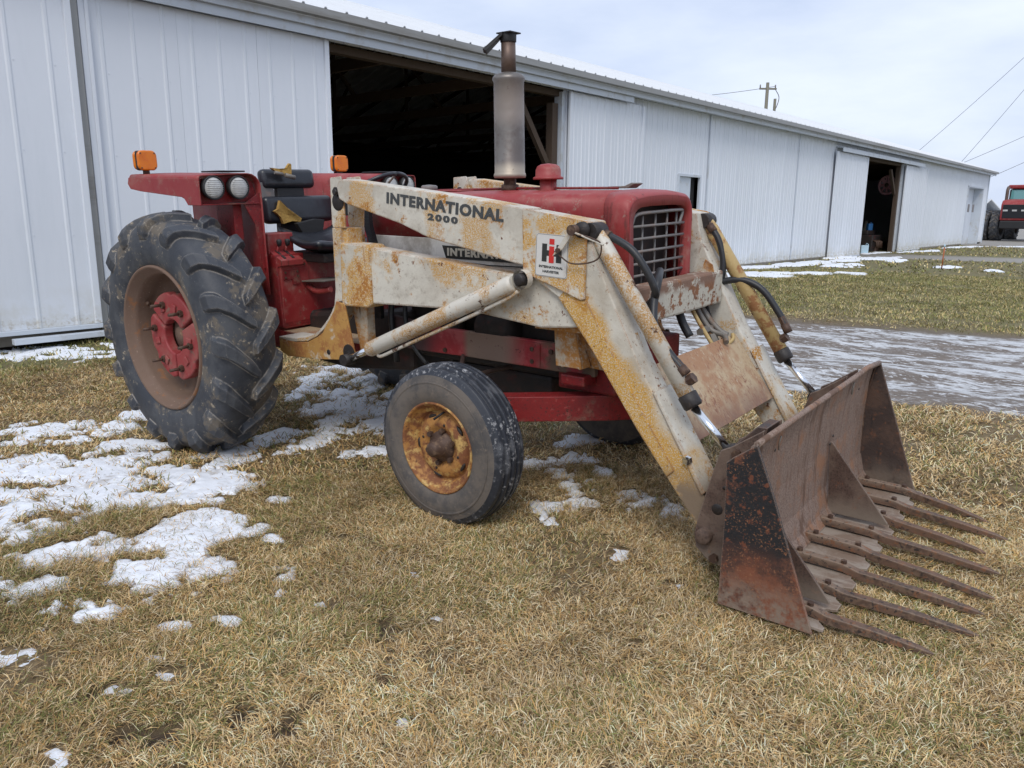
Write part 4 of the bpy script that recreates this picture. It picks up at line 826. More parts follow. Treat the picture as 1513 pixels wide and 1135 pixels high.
# radiator cap flap on top of the shell
MB().prism([(2.46, 1.602), (2.58, 1.602), (2.62, 1.625), (2.60, 1.630), (2.56, 1.614), (2.46, 1.612)], .04, .13).build('radiator_cap_cover', 'steel', gs, .004)
# muffler
mu = empty('muffler', (1.86, 0, 0)); mu.parent = tr
MB().lathe([(1.595, 0), (1.595, .045), (1.60, .048), (1.625, .048), (1.63, .034), (1.66, .034)], 20, axis='z').build('clamp', 'bolt', mu)
MB().lathe([(1.66, .03), (1.662, .085), (1.675, .089), (1.685, .087), (1.69, .083), (2.155, .081), (2.17, .088), (2.18, .086), (2.195, .072), (2.205, .040), (2.21, .03)], 48, axis='z').build('muffler_body', 'muffler', mu)
MB().lathe([(2.19, .040), (2.37, .038), (2.37, .033), (2.19, .033)], 28, axis='z', close=True).build('stack_pipe', 'stack', mu)
rc = MB().lathe([(2.355, .043), (2.395, .044), (2.395, .040), (2.355, .040)], 24, axis='z', close=True).box(-.045, .05, -.046, .046, 2.395, 2.402)
rc.add([Matrix.Rotation(R(38), 3, 'Z') @ Vector(p) for p in ((-.03, -.045, 2.402), (-.03, .045, 2.402), (-.135, .06, 2.315), (-.135, -.06, 2.315), (-.03, -.045, 2.385), (-.03, .045, 2.385), (-.115, .06, 2.305), (-.115, -.06, 2.305))], [(0, 1, 2, 3), (7, 6, 5, 4), (0, 4, 5, 1), (1, 5, 6, 2), (2, 6, 7, 3), (3, 7, 4, 0)])
rc.build('rain_cap', 'black_matte', mu, .003)
# air intake with mushroom cap
ac = empty('air_intake', (2.12, 0, 0)); ac.parent = tr
MB().lathe([(1.58, .045), (1.665, .045), (1.665, .03)], 28, axis='z').build('intake_pipe', 'red', ac)
MB().lathe([(1.655, .03), (1.650, .078), (1.656, .081), (1.663, .079), (1.666, .068), (1.700, .067), (1.718, .058), (1.728, .040), (1.733, .0)], 40, axis='z').build('intake_cap', 'red', ac)
MB().lathe([(1.590, .03), (1.60, .048), (1.622, .048), (1.628, .040), (1.632, 0)], 24, centre=(1.30, -.06, 0), axis='z').build('fuel_cap', 'rim_grey', tr)

# ---- operator station
for s_ in (-1, 1):
    fe = empty('fender'); fe.parent = tr
    def yz(l): return [(s_ * -y, z) for y, z in l]
    # outboard lip, top, rounded inner corner, inner wall (swept as a sheet)
    sec = [(-.893, 1.64), (-.893, 1.675)] + [(-.875 - .018 * math.cos(R(t)), 1.682 + .018 * math.sin(R(t))) for t in (10, 50, 90)] + [(-.70, 1.708), (-.56, 1.712)] + [(-.56 + .085 * math.sin(R(t)), 1.627 + .085 * math.cos(R(t))) for t in (20, 40, 60, 80)] + [(-.474, 1.50), (-.474, 1.16), (-.474, .95)]
    zoff = lambda x: 0 if x > -.05 else .0
    secs = []
    for x in (.225, .16, -.10, -.35, -.60):
        f = (.225 - x) / .825; s2 = [(s_ * -y, z + f * .018 if z > 1.5 else z) for y, z in sec]; secs.append((x, s2))
    o = loft(secs).build('fender_sheet', 'red', fe); so = o.modifiers.new('solid', 'SOLIDIFY'); so.thickness = .006; so.offset = 0
    sk_ = [(-.612, 1.70), (-.63, 1.66), (-.60, 1.628), (-.47, 1.612), (.02, 1.576), (.05, 1.565), (.085, 1.528), (.226, 1.526), (.226, 1.682)]
    MB().prism(sk_, s_ * .890, s_ * .898).build('fender_skirt', 'red', fe, .003)
    lp = [( .885, 1.535), (.885, 1.675), (.70, 1.700), (.56, 1.702), (.50, 1.66), (.485, 1.60), (.49, 1.545)]
    MB().prism([(s_ * y, z) for y, z in lp], .165, .175, 'x').build('lamp_panel', 'red_dull', fe, .002)
    MB().box(.10, .225, min(s_ * .49, s_ * .885), max(s_ * .49, s_ * .885), 1.528, 1.535).build('lamp_shelf', 'red_dull', fe, .002)
    fl_ = [(s_ * .475, 1.62), (s_ * .475, 1.16), (s_ * .56, 1.16), (s_ * .60, 1.40), (s_ * .66, 1.53), (s_ * .5, 1.53)]
    MB().prism([(s_ * .478, 1.60), (s_ * .478, 1.12), (s_ * .50, 1.12), (s_ * .53, 1.40), (s_ * .60, 1.53)], .206, .214, 'x').build('fender_flange', 'red_dull', fe, .002)
    MB().box(-.02, .17, s_ * .62 - .03, s_ * .62 + .03, 1.30, 1.53).build('lamp_bracket', 'red_dull', fe, .004)
    MB().box(.0, .20, min(s_ * .56, s_ * .74), max(s_ * .56, s_ * .74), 1.722, 1.731).build('top_pad', 'black_matte', fe, .003)
    for yy in (.805, .635):
        hl = empty('headlight', (.175, s_ * yy, 1.629)); hl.parent = fe
        MB().lathe([(0, .045), (.02, .066), (.05, .071), (.062, .071), (.066, .066), (.058, .062), (.058, .06)], 32, axis='x').build('housing', 'black_matte', hl)
        MB().lathe([(.055, .0625), (.063, .058), (.070, .035), (.072, 0)], 32, axis='x').build('lens', 'lens', hl)
        for q in range(-4, 5):
            h = math.sqrt(max(.056 ** 2 - (q * .011) ** 2, 1e-5)); MB().tube([(.066 + .004 * (1 - abs(q) / 5), -h, q * .011), (.073 - .004 * abs(q) / 5, 0, q * .011), (.066 + .004 * (1 - abs(q) / 5), h, q * .011)], .0018, 5).build('lens_rib', 'lens', hl)
    am = empty('warning_lamp', (-.547, s_ * .805, 1.80)); am.parent = fe
    MB().tube([(0, 0, -.085), (0, 0, -.045)], .022, 10).build('stem', 'bolt', am)
    MB().box(-.012, .012, -.062, .062, -.055, .068).build('housing', 'black_matte', am, .012)
    MB().prism(rrect(-.064, .064, -.056, .070, .034), .0125, .040, 'x').build('amber_lens', 'amber', am, .010, seg=3)
    MB().prism(rrect(-.064, .064, -.056, .070, .034), -.040, -.0125, 'x').build('amber_lens', 'amber', am, .010, seg=3)
    for (yy, zz) in ((-.046, .052), (.046, .052), (-.046, -.04), (.046, -.04)): MB().hexbolt((.040, yy, zz), (1, 0, 0), .005, .003).build('lens_screw', 'bolt', am)
# seat
se = empty('seat', (0, 0, 0)); se.parent = tr
def cushion(name, x0, x1, y0, y1, z0, z1, mt=None, r=.035):
    o = MB().box(x0, x1, y0, y1, z0, z1, mt).build(name, 'black', se, r, seg=4)
    for p in o.data.polygons: p.use_smooth = True
    return o
T1 = Matrix.Translation((0, 0, 1.40)) @ Matrix.Rotation(R(-8), 4, 'Y') @ Matrix.Translation((0, 0, -1.40))
bc = cushion('back_cushion', -.10, -.01, -.275, .30, 1.392, 1.575, T1); hr = cushion('upper_back_cushion', -.12, -.035, -.245, .19, 1.630, 1.762, T1)
def foam(poly, xf, name='torn_foam', parent=None, dz=0):
    n = len(poly); vs = [(xf + .008, y, z) for y, z in poly] + [(xf - .02, y * .99, z) for y, z in poly]
    cy = sum(p[0] for p in poly) / n; cz = sum(p[1] for p in poly) / n
    f = [(i, (i + 1) % n, 2 * n) for i in range(n)] + [(i, n + i, n + (i + 1) % n, (i + 1) % n) for i in range(n)]
    return MB().add(vs + [(xf + .002, cy, cz)], f).build(name, 'foam', parent)
foam([(-.236, 1.47), (-.205, 1.485), (-.185, 1.54), (-.14, 1.495), (-.02, 1.415), (-.03, 1.392), (-.10, 1.40), (-.17, 1.385), (-.19, 1.43)], .003, parent=bc)
MB().add([(.015, -.185, 1.545), (.018, -.15, 1.50), (.020, -.02, 1.415), (.030, -.05, 1.43), (.034, -.14, 1.485), (.03, -.18, 1.53)], [(0, 1, 5), (1, 4, 5), (1, 2, 3), (1, 3, 4)]).build('vinyl_flap', 'steel', bc, fix=False)
foam([(-.225, 1.755), (-.19, 1.748), (-.10, 1.752), (-.07, 1.785), (-.06, 1.778), (-.065, 1.70), (-.10, 1.705), (-.20, 1.738)], -.012, parent=hr)
MB().tube([(-.004, -.20, 1.725), (.002, -.14, 1.712)], .012, 8).tube([(.004, -.125, 1.708), (.010, -.05, 1.69)], .015, 8).build('vinyl_flap', 'steel', hr)
MB().prism([(-.14, 1.25), (-.06, 1.25), (-.10, 1.66), (-.135, 1.66)], -.13, .10).build('back_support', 'black_matte', se, .01)
MB().prism([(-.36, 1.46), (-.30, 1.66), (-.16, 1.66), (-.14, 1.46)], -.10, -.093, 'x').build('rear_shield', 'rim_grey', se, .003)
MB().prism([(-.10, 1.385), (-.045, 1.30), (.10, 1.24), (.14, 1.40), (.06, 1.41)], .02, .06, 'x').build('seat_post', 'black_matte', se, .004)
def seat_pan():
    nx, ny = 14, 14; vs = []; 
    for top in (1, 0):
        for i in range(nx):
            for j in range(ny):
                u, v = i / (nx - 1), j / (ny - 1) * 2 - 1
                x = .04 + .46 * u; y = v * (.27 - .03 * (1 - u)); z = 1.275 + .055 * abs(v) ** 2.2 * (1 - .3 * u) + .07 * (1 - u) ** 3 - .02 * math.sin(u * 3.1) + .02 * u * (1 - abs(v))
                e = max(abs(v), abs(2 * u - 1)) ** 8; vs.append((x, y, z - e * .03 if top else z - .075 + e * .02))
    q = lambda t, i, j: t * nx * ny + i * ny + j
    fs_ = [(q(t, i, j), q(t, i + 1, j), q(t, i + 1, j + 1), q(t, i, j + 1)) for t in (0, 1) for i in range(nx - 1) for j in range(ny - 1)]
    rim = [(i, 0) for i in range(nx)] + [(nx - 1, j) for j in range(1, ny)] + [(i, ny - 1) for i in range(nx - 2, -1, -1)] + [(0, j) for j in range(ny - 2, 0, -1)]
    fs_ += [(q(0, *rim[k]), q(0, *rim[(k + 1) % len(rim)]), q(1, *rim[(k + 1) % len(rim)]), q(1, *rim[k])) for k in range(len(rim))]
    return MB().add(vs, fs_, True).build('seat_cushion', 'black', se)
seat_pan()
MB().box(.06, .46, -.20, .20, 1.14, 1.20).build('seat_base', 'grease_hole_shade', se, .01)
# console / platform
MB().prism([(.03, .72), (.03, 1.20), (.235, 1.20), (.235, 1.16), (.26, .72)], -.42, .30).build('seat_support_housing', 'red_dull', tr, .01)
cs = MB().box(.235, .258, -.405, .30, .715, 1.155).build('front_panel', 'red', tr, .006)
MB().box(.02, .17, -.42, -.22, 1.2, 1.335).build('fender_bracket_box', 'red', tr, .008)
lb = MB().prism([(.10, 1.20), (.12, 1.245), (.285, 1.165), (.285, 1.13), (.24, 1.12), (.10, 1.12)], -.41, -.235).build('lever_quadrant', 'red', tr, .004)
for y in (-.365, -.30):
    MB().prism([(.14, 1.240), (.265, 1.180), (.267, 1.174), (.142, 1.234)], y - .009, y + .009).build('slot_shade', 'grease_hole_shade', lb)  # dark strip laid on the quadrant paints the shade inside a slot
    lv = MB().tube([(.16, y, 1.17), (.20, y + .005, 1.262)], .008, 8).build('lever', 'red', lb); MB().lathe([(1.25, 0), (1.255, .014), (1.285, .018), (1.295, .014), (1.298, 0)], 16, centre=(.205, y + .006, 0), axis='z').build('lever_knob', 'black_matte', lv)
MB().prism([(-.39, 1.10), (-.39, 1.035), (-.32, 1.035), (-.32, 1.00), (-.26, 1.00), (-.26, 1.10)], .258, .266, 'x').build('bolted_plate', 'red_dull', cs, .002)
for y, z in ((-.375, 1.085), (-.28, 1.085), (-.375, 1.05), (-.28, 1.055), (-.22, 1.13), (-.10, 1.13)): MB().hexbolt((.264, y, z), (1, 0, 0), .008, .008).build('bolt', 'bolt', cs)
MB().box(.45, .95, -.10, .14, .70, .98).build('gearbox_cover', 'red_dull', tr, .02)
pl = MB().box(.235, 1.12, -.42, .42, .665, .700).build('platform', 'tan_plate', tr, .004); MB().box(.235, 1.12, -.432, -.4205, .64, .705).build('platform_edge', 'red_dull', pl, .002)
MB().prism([(.26, 1.02), (.50, 1.035), (.50, 1.025), (.26, 1.01)], -.25, .0).build('foot_pedal', 'steel', tr, .003); MB().tube(curve_pts([(.27, -.20, .98), (.36, -.2, .95), (.48, -.18, .97)]), .02, 8).build('pedal_arm', 'red', tr)
# steering wheel, column, dash tank, orange capped bottle
sw = empty('steering_wheel', (.80, 0, 1.60)); sw.parent = tr; sw.rotation_euler = (0, R(-32), 0)
MB().tube([(.19 * math.cos(a), .19 * math.sin(a), 0) for a in np.linspace(0, 2 * math.pi, 41)], .013, 8).build('wheel_rim', 'black', sw)
for k in range(3): MB().tube([(0, 0, -.02), (.19 * math.cos(k * 2.094), .19 * math.sin(k * 2.094), 0)], .007, 6).build('spoke', 'steel', sw)
MB().tube([(0, 0, -.03), (.05, 0, -.55)], .022, 10).lathe([(-.02, .04), (.01, .035), (.012, 0)], 16, axis='z').build('column', 'black_matte', sw)
st_ = MB(); pts = curve_pts([(1.0, -.285, 1.50), (1.02, -.30, 1.40), (1.065, -.305, 1.28), (1.08, -.305, 1.1), (1.075, -.30, .85)], 5)
for a, b in zip(pts, pts[1:]): st_.prism([(a.x - .026, a.z), (a.x + .026, a.z), (b.x + .026, b.z), (b.x - .026, b.z)], a.y - .014, a.y + .014)
st_.build('rubber_strap', 'hose', tr)
ob = MB().prism(rrect(.40, .47, -.06, .06, .02), 1.44, 1.54, 'z').build('spray_bottle', 'black_matte', tr); MB().prism([(.39, 1.54), (.50, 1.56), (.49, 1.60), (.40, 1.575)], -.05, .04).build('bottle_cap', new_mat('orange_plastic', (.80, .09, .01), .4), ob, .004)

# ---- loader: uprights, frame beams, booms
LETTER = []
for s_ in (-1, 1):
    def pz(poly, a, b): return MB().prism(poly, s_ * a, s_ * b)
    up = empty('loader_upright'); up.parent = tr
    post = [(1.03, 1.40), (1.036, 1.24), (1.03, 1.10), (1.013, 1.0), (.985, .945), (1.19, .95), (1.19, 1.405)]
    pz([(1.03, 1.402), (1.145, 1.402), (1.145, 1.0), (1.03, 1.0)], .456, .56).build('post', 'cream_heavy', up, .008)
    pz([(1.022, 1.426), (1.030, 1.676), (1.120, 1.682), (1.135, 1.60), (1.135, 1.402), (1.03, 1.402)], .562, .574).build('pivot_plate', 'cream', up, .004)
    pz([(1.022, 1.426), (1.030, 1.676), (1.14, 1.682), (1.17, 1.60), (1.15, 1.402), (1.03, 1.402)], .444, .456).build('pivot_plate', 'cream', up, .004)
    MB().lathe([(s_ * .574, .050), (s_ * .577, .046), (s_ * .578, 0)], 18, centre=(1.088, 0, 1.545)).build('grease_patch', 'grease_hole_shade', up)
    MB().hexbolt((1.09, s_ * .575, 1.60), (0, s_, 0), .026, .016).tube([(1.09, s_ * .43, 1.60), (1.09, s_ * .60, 1.60)], .015, 10).build('pivot_bolt', 'grease_hole_shade', up)
    curve = [(1.022, 1.0), (1.034, 1.0), (1.10, .98), (1.17, .655), (.79, .612), (.514, .591), (.426, .619), (.436, .712), (.60, .712), (.70, .727), (.79, .757), (.865, .806), (.93, .865), (.965, .905), (1.0, .96)]
    pz([(1.027, 1.40), (1.10, 1.40), (1.10, .99), (1.035, .98), (1.01, .93), (.965, .88), (.90, .815), (.82, .755), (.72, .712), (.60, .695), (.43, .69), (.43, .711), (.60, .716), (.70, .731), (.79, .761), (.865, .810), (.93, .869), (.965, .909), (1.0, .96), (1.02, 1.05)], .40, .578).build('curved_flange', 'cream', up, .003)
    pz([(1.035, .985), (1.105, .975), (1.178, .655), (.80, .612), (.905, .806), (.96, .87), (1.01, .93)], .580, .592).build('foot_plate', 'foot', up, .003)
    pz([(.43, .71), (.43, .62), (.51, .592), (.80, .612), (.90, .80), (.82, .75), (.72, .708), (.60, .692)], .40, .578).build('frame_arm', 'foot' if s_ < 0 else 'cream_rust', up, .004)
    pz([(1.06, .97), (1.19, .97), (1.19, .70), (1.12, .66)], .44, .50).build('inner_gusset', 'cream_rust', up, .004)
    for x, z, r in ((.935, .672, .017), (1.115, .683, .018)): MB().lathe([(s_ * .592, r), (s_ * .594, r * .9), (s_ * .5935, 0)], 16, centre=(x, 0, z)).build('hole_shade', 'grease_hole_shade', up)  # uncut plate; dark disc stands in for the shaded hole
    MB().lathe([(s_ * .592, .052), (s_ * .593, .045), (s_ * .593, 0)], 18, centre=(1.12, 0, .69)).build('grease_patch', 'grease_hole_shade', up)
    # main side beam and its socket
    sp = pz([(1.095, 1.315), (1.11, 1.322), (1.325, 1.316), (1.338, 1.30), (1.328, .985), (1.30, .968), (1.09, .962), (1.08, .98)], .460, .588).build('beam_socket', 'cream_heavy', up, .014)
    pz([(1.32, 1.300), (1.352, 1.303), (2.08, 1.236), (2.48, 1.205), (2.62, 1.20), (2.85, 1.16), (2.85, 1.02), (2.64, .99), (2.49, .975), (2.073, 1.012), (1.888, 1.012), (1.327, .992)], .470, .572).build('side_beam', 'cream' if s_ < 0 else 'cream_rust', up, .010)
    # front mounting bracket
    br = empty('front_bracket'); br.parent = tr
    pz([(2.40, .985), (2.66, .985), (2.66, .955), (2.40, .955)], .30, .50).build('bracket_top', 'cream_rust', br, .003)
    pz([(2.442, .955), (2.60, .955), (2.735, .760), (2.735, .745), (2.455, .755)], .305, .320).build('bracket_plate', 'cream_rust', br, .003)
    for a, b in (((2.47, .95), (2.50, .76)), ((2.55, .95), (2.60, .76))):
        pz([a, (a[0] + .012, a[1]), (b[0] + .012, b[1]), b], .32, .42).build('bracket_rib', 'cream_rust', br, .002)
    pz([(2.46, .95), (2.58, .95), (2.62, .765), (2.47, .765)], .415, .424).build('bracket_face', 'cream_rust', br, .003)
    for x, z in ((2.475, .785), (2.70, .78), (2.68, .84)): MB().hexbolt((x, s_ * .32, z), (0, s_, 0), .016, .014).build('bolt', 'bolt', br)
    # boom: upper arm, knee plate, leg
    bo = empty('loader_boom'); bo.parent = tr
    arm = [(1.115, 1.625), (1.135, 1.660), (1.173, 1.666), (2.081, 1.567), (2.43, 1.521), (2.43, 1.262), (2.366, 1.270), (1.801, 1.372), (1.609, 1.436), (1.19, 1.535), (1.13, 1.56)]
    pz(arm, .478, .600).build('boom_arm', 'cream', bo, .007)
    pz([(2.415, 1.515), (2.440, 1.520), (2.752, 1.473), (2.765, 1.465), (2.757, 1.135), (2.735, 1.130), (2.417, 1.235)], .603, .613).build('knee_plate', 'cream_heavy', bo, .004)
    pz([(2.41, 1.515), (2.76, 1.468), (2.80, 1.31), (2.764, 1.15), (2.608, 1.13), (2.41, 1.24)], .452, .598).build('knee_box', 'cream', bo, .006)
    leg = [(2.604, 1.13), (2.772, 1.33), (2.803, 1.307), (3.028, .874), (3.171, .646), (3.236, .536), (3.352, .357), (3.410, .245), (3.415, .19), (3.385, .155), (3.345, .18), (3.323, .22), (3.196, .374), (3.024, .585), (2.792, .904)]
    pz(leg, .462, .599).build('boom_leg', 'legs' if s_ < 0 else 'cream', bo, .006)
    pz([(2.63, 1.12), (2.76, 1.13), (3.02, .72), (3.215, .44), (3.18, .405), (3.03, .592), (2.80, .905)], .600, .606).build('leg_plate', 'legs', bo, .002)
    pz([(3.10, .770), (3.112, .776), (3.236, .575), (3.36, .375), (3.345, .360)], .452, .610).build('leg_front_strap', 'legs', bo, .003)
    MB().hexbolt((3.275, s_ * .60, .50), (0, s_, 0), .02, .02).build('grease_fitting', 'chrome', bo)
    # knee pin with keeper
    kp = MB().tube([(2.717, s_ * .45, 1.435), (2.717, s_ * .665, 1.435)], .023, 16).build('knee_pin', 'bolt', bo)
    MB().lathe([(s_ * .613, .036), (s_ * .632, .034), (s_ * .632, .0)], 22, centre=(2.745, 0, 1.435)).build('pin_collar', 'grease_hole_shade', bo)
    # lift cylinder
    lc = empty('lift_cylinder'); lc.parent = tr
    d = Vector((1.062, 0, .452)).normalized(); A = Vector((1.17, s_ * .640, .668)); B = Vector((2.415, s_ * .640, 1.198))
    dr = (B - A).normalized()
    MB().tube([A + dr * .20, A + dr * .215, B - dr * .05, B - dr * .03], [.036, .043, .043, .034], 24).build('barrel', 'cyl', lc)
    MB().tube([A, A + dr * .21], .020, 14).build('rod', 'chrome', lc)
    MB().tube([A + Vector((0, -.04, 0)), A + Vector((0, .04, 0))], .034, 14).build('rod_eye', 'grease_hole_shade', lc)
    MB().lathe([(s_ * .605, .030), (s_ * .665, .030), (s_ * .672, .022), (s_ * .672, 0)], 20, centre=(2.432, 0, 1.205)).build('base_pin', 'grease_hole_shade', lc)
    MB().lathe([(s_ * .615, .045), (s_ * .655, .045)], 20, centre=(2.432, 0, 1.205)).build('base_eye', 'cyl', lc)
    p0 = A + dr * .30 + Vector((0, 0, -.065)); MB().tube(curve_pts([A + dr * .27 + Vector((0, 0, -.035)), p0, p0 + dr * .15, p0 + dr * .55, p0 + dr * .95 + Vector((0, 0, .005)), p0 + dr * 1.05 + Vector((0, 0, .02))], 4), .010, 8).build('oil_pipe', 'cyl', lc)
    # tilt cylinder
    tcg = empty('tilt_cylinder'); tcg.parent = tr
    A = Vector((2.79, s_ * .556, 1.405)); B = Vector((3.265, s_ * .547, .715)); C_ = Vector((3.435, s_ * .541, .545)); dr = (B - A).normalized()
    MB().tube([A - dr * .02, A + dr * .01, A + dr * .03, B - dr * .06], [.030, .034, .037, .037], 24).build('barrel', 'cyl' if s_ < 0 else 'cyl_far', tcg)
    MB().tube([B - dr * .065, B - dr * .06, B - dr * .01, B], [.036, .042, .042, .036], 20).build('gland', 'grease_hole_shade', tcg)
    MB().tube([B, C_], .018, 16).build('rod', 'chrome', tcg)
    MB().tube([C_ + Vector((0, -.035, 0)), C_ + Vector((0, .035, 0))], .036, 16).build('rod_eye', 'grease_hole_shade', tcg)
    MB().tube([A + Vector((-.02, -.05, .02)), A + Vector((-.02, .05, .02))], .040, 16).build('base_eye', 'grease_hole_shade', tcg)
    q = Vector((3.19, s_ * .547 - .0, .79)) + Vector((.045, 0, .035)); MB().tube([q - Vector((.05, 0, .04)), q], .022, 8).hexbolt(q, (.6, 0, .5), .024, .03).build('port_fitting', 'bolt', tcg)
    if s_ < 0: BOOM, UPR = bo, up
# pivot grease and cable loop on the near knee
sl = MB().prism([(2.60, 1.318), (2.655, 1.35), (2.735, 1.45), (2.70, 1.45)], -.640, -.634).build('keeper_strap', 'cyl', tr, .002); MB().hexbolt((2.635, -.64, 1.345), (0, -1, 0), .012, .01).build('bolt', 'bolt', sl)
MB().tube(curve_pts([(2.745, -.655, 1.421), (2.82, -.66, 1.405), (2.862, -.655, 1.383), (2.848, -.645, 1.325), (2.788, -.64, 1.298), (2.70, -.64, 1.293), (2.639, -.642, 1.326)], 6), .0035, 6).build('cable_loop', 'bolt', tr)
MB().tube([(2.735, -.66, 1.425), (2.875, -.655, 1.378)], .005, 6).build('latch_wire', 'cyl', tr)
# boom lettering and makers' sticker
text('INTERNATIONAL', 'lettering', 'letter_dark', BOOM, 1.512, -.6015, 1.540, .788, .058, math.atan2(.083, .79), .045, 0, 1.12)
text('2000', 'lettering', 'letter_dark', BOOM, 1.806, -.6015, 1.460, .204, .034, math.atan2(.017, .2), .05, 0, 1.3)
stk = empty('maker_sticker', (2.488, -.6135, 1.231)); stk.parent = BOOM; stk.rotation_euler = (0, R(3), 0)
MB().prism(rrect(0, .176, -.004, .186, .014), -.0018, 0, 'y').build('backing', 'sticker', stk)
def flat(poly, mat, d, nm): return MB().prism(poly, -.0018 - d, -.0014 - d).build(nm, mat, stk)
MB().tube([(x, -.002, z) for x, z in rrect(.003, .173, -.001, .183, .012)] + [(.173, -.002, .171)], .0009, 5).build('border', 'letter_dark', stk)
flat([(.035, .062), (.035, .142), (.062, .142), (.062, .114), (.113, .114), (.113, .142), (.142, .142), (.142, .062), (.113, .062), (.113, .089), (.062, .089), (.062, .062)], 'label_black', .0004, 'emblem_letter')
flat([(.0745, .059), (.1015, .059), (.1015, .133), (.0745, .133)], 'sticker_red', .0012, 'emblem_bar'); flat([(.0745, .141), (.1015, .141), (.1015, .166), (.0745, .166)], 'sticker_red', .0012, 'emblem_dot')
text('INTERNATIONAL', 'lettering', 'label_black', stk, .022, -.0022, .035, .132, .011, 0, .02); text('HARVESTER', 'lettering', 'label_black', stk, .043, -.0022, .014, .090, .011, 0, .02)
# cross members
MB().box(2.838, 2.93, -.44, .455, 1.005, 1.178).build('front_cross_beam', 'bar_rust', tr, .012)
cp_ = MB(); a, b = Vector((3.012, 0, .842)), Vector((3.236, 0, .528)); nrm = Vector((.81, 0, .58)) * .008
cp_.add([(p.x + q.x, y, p.z + q.z) for q in (nrm, -nrm) for p, y in ((a, -.452), (b, -.452), (b, .452), (a, .452))], [(0, 1, 2, 3), (7, 6, 5, 4), (0, 4, 5, 1), (1, 5, 6, 2), (2, 6, 7, 3), (3, 7, 4, 0)]).build('torque_plate', 'tan_plate', tr, .002)
MB().prism([(2.86, 1.178), (2.93, 1.178), (2.92, 1.215), (2.88, 1.24)], .33, .34).build('stop_lug', 'cream_rust', tr)
# hydraulic plumbing at the far leg
for k, (pts, r, mt) in enumerate([
    ([(2.88, .20, 1.00), (2.92, .21, .93), (2.98, .22, .84), (3.04, .22, .76)], .011, 'cyl_far'),
    ([(2.86, .28, 1.01), (2.90, .29, .94), (2.95, .30, .88), (3.02, .30, .86), (3.05, .26, .835)], .014, 'steel'),
    ([(2.86, .34, 1.0), (2.91, .35, .93), (2.97, .36, .87), (3.01, .37, .85)], .016, 'steel'),
    ([(2.83, .14, 1.01), (2.87, .13, .93), (2.91, .13, .87)], .022, 'hose'),
    ([(3.03, .38, .86), (3.04, .36, .83), (3.02, .25, .80), (3.01, .05, .80)], .010, 'cyl_far')]):
    MB().tube(curve_pts(pts, 4), r, 8).build('hydraulic_pipe', mt, tr)
MB().tube([(2.93, .20, .885), (2.93, .33, .885)], .020, 6, smooth=False).hexbolt((2.95, .30, .86), (.3, 0, -.6), .026, .06).build('hydraulic_fitting', 'steel', tr)
for pts, r in ([(2.775, -.53, 1.416), (2.836, -.53, 1.403), (2.938, -.53, 1.352), (3.006, -.52, 1.267), (3.040, -.50, 1.184), (3.015, -.46, 1.140), (2.96, -.42, 1.10)], .017), \
    ([(2.95, -.30, 1.235), (2.975, -.34, 1.245), (3.020, -.44, 1.215), (3.030, -.49, 1.12), (3.060, -.53, 1.03), (3.125, -.55, .950), (3.21, -.55, .868)], .018), \
    ([(2.787, .53, 1.420), (2.858, .53, 1.330), (2.898, .52, 1.202), (2.885, .50, 1.04), (2.862, .48, .94)], .018), \
    ([(2.90, .40, .90), (2.86, .42, .96), (2.835, .46, 1.02), (2.88, .50, 1.095), (2.992, .53, 1.122), (3.105, .55, 1.078), (3.205, .56, .955), (3.25, .56, .88)], .018), \
    ([(2.45, -.47, 1.035), (2.55, -.44, 1.02), (2.66, -.40, 1.0)], .014):
    MB().tube(curve_pts(pts, 6), r, 10).build('hydraulic_hose', 'hose', tr)
for a, b in (((2.76, -.53, 1.425), (2.83, -.53, 1.405)), ((3.175, -.55, .90), (3.225, -.55, .852)), ((3.215, .56, .94), (3.26, .56, .86)), ((2.78, .53, 1.43), (2.83, .53, 1.37))):
    a, b = Vector(a), Vector(b); MB().tube([a, a.lerp(b, .45)], .020, 6, smooth=False).tube([a.lerp(b, .45), b], .023, 10).build('hose_ferrule', 'bolt', tr)

# ---- fork bucket
bk = empty('fork_bucket', (0, 0, 0)); bk.parent = tr
side = [(3.563, .640), (3.651, .706), (3.726, .519), (3.900, .030), (3.535, .030), (3.542, .338), (3.538, .616)]
MB().prism(side, -.836, -.824).build('side_plate', 'rust_side', bk, .003)
MB().prism([(3.555, .60), (3.662, .700), (3.90, .020), (3.60, .020), (3.545, .40)], .824, .836).build('side_plate', 'rust_dark', bk, .003)
# back plate with rolled top lip
ys = [-.823, -.3, .2, .50, .60, .823]; top = [(3.650, .704), (3.648, .704), (3.648, .704), (3.648, .706), (3.652, .716), (3.658, .703)]
prof = [(3.628, .690), (3.612, .600), (3.600, .40), (3.604, .20), (3.628, .10), (3.66, .055)]
vs = []
for y, t in zip(ys, top): vs += [(t[0], y, t[1]), (t[0] - .006, y, t[1] - .004)] + [(x, y, z + (t[1] - .704) * (z / .7)) for x, z in prof]
n = 8; bpm = MB().add(vs, [(i * n + j, i * n + j + 1, (i + 1) * n + j + 1, (i + 1) * n + j) for i in range(len(ys) - 1) for j in range(n - 1)])
o = bpm.build('back_plate', 'rust_in', bk); so = o.modifiers.new('solid', 'SOLIDIFY'); so.thickness = .010; so.offset = 0
MB().tube([(t[0] - .004, y, t[1]) for y, t in zip(ys, top)], .013, 10).build('top_lip', 'rust_in', o)
for y, z in ((-.55, .60), (-.50, .62), (.20, .42), (.24, .45), (.62, .60), (.66, .645)): MB().lathe([(0, .007), (.004, .006), (.004, 0)], 10, centre=(3.615, y, z), axis='x').build('hole_shade', 'grease_hole_shade', o)  # dark discs paint shaded holes on the solid back plate
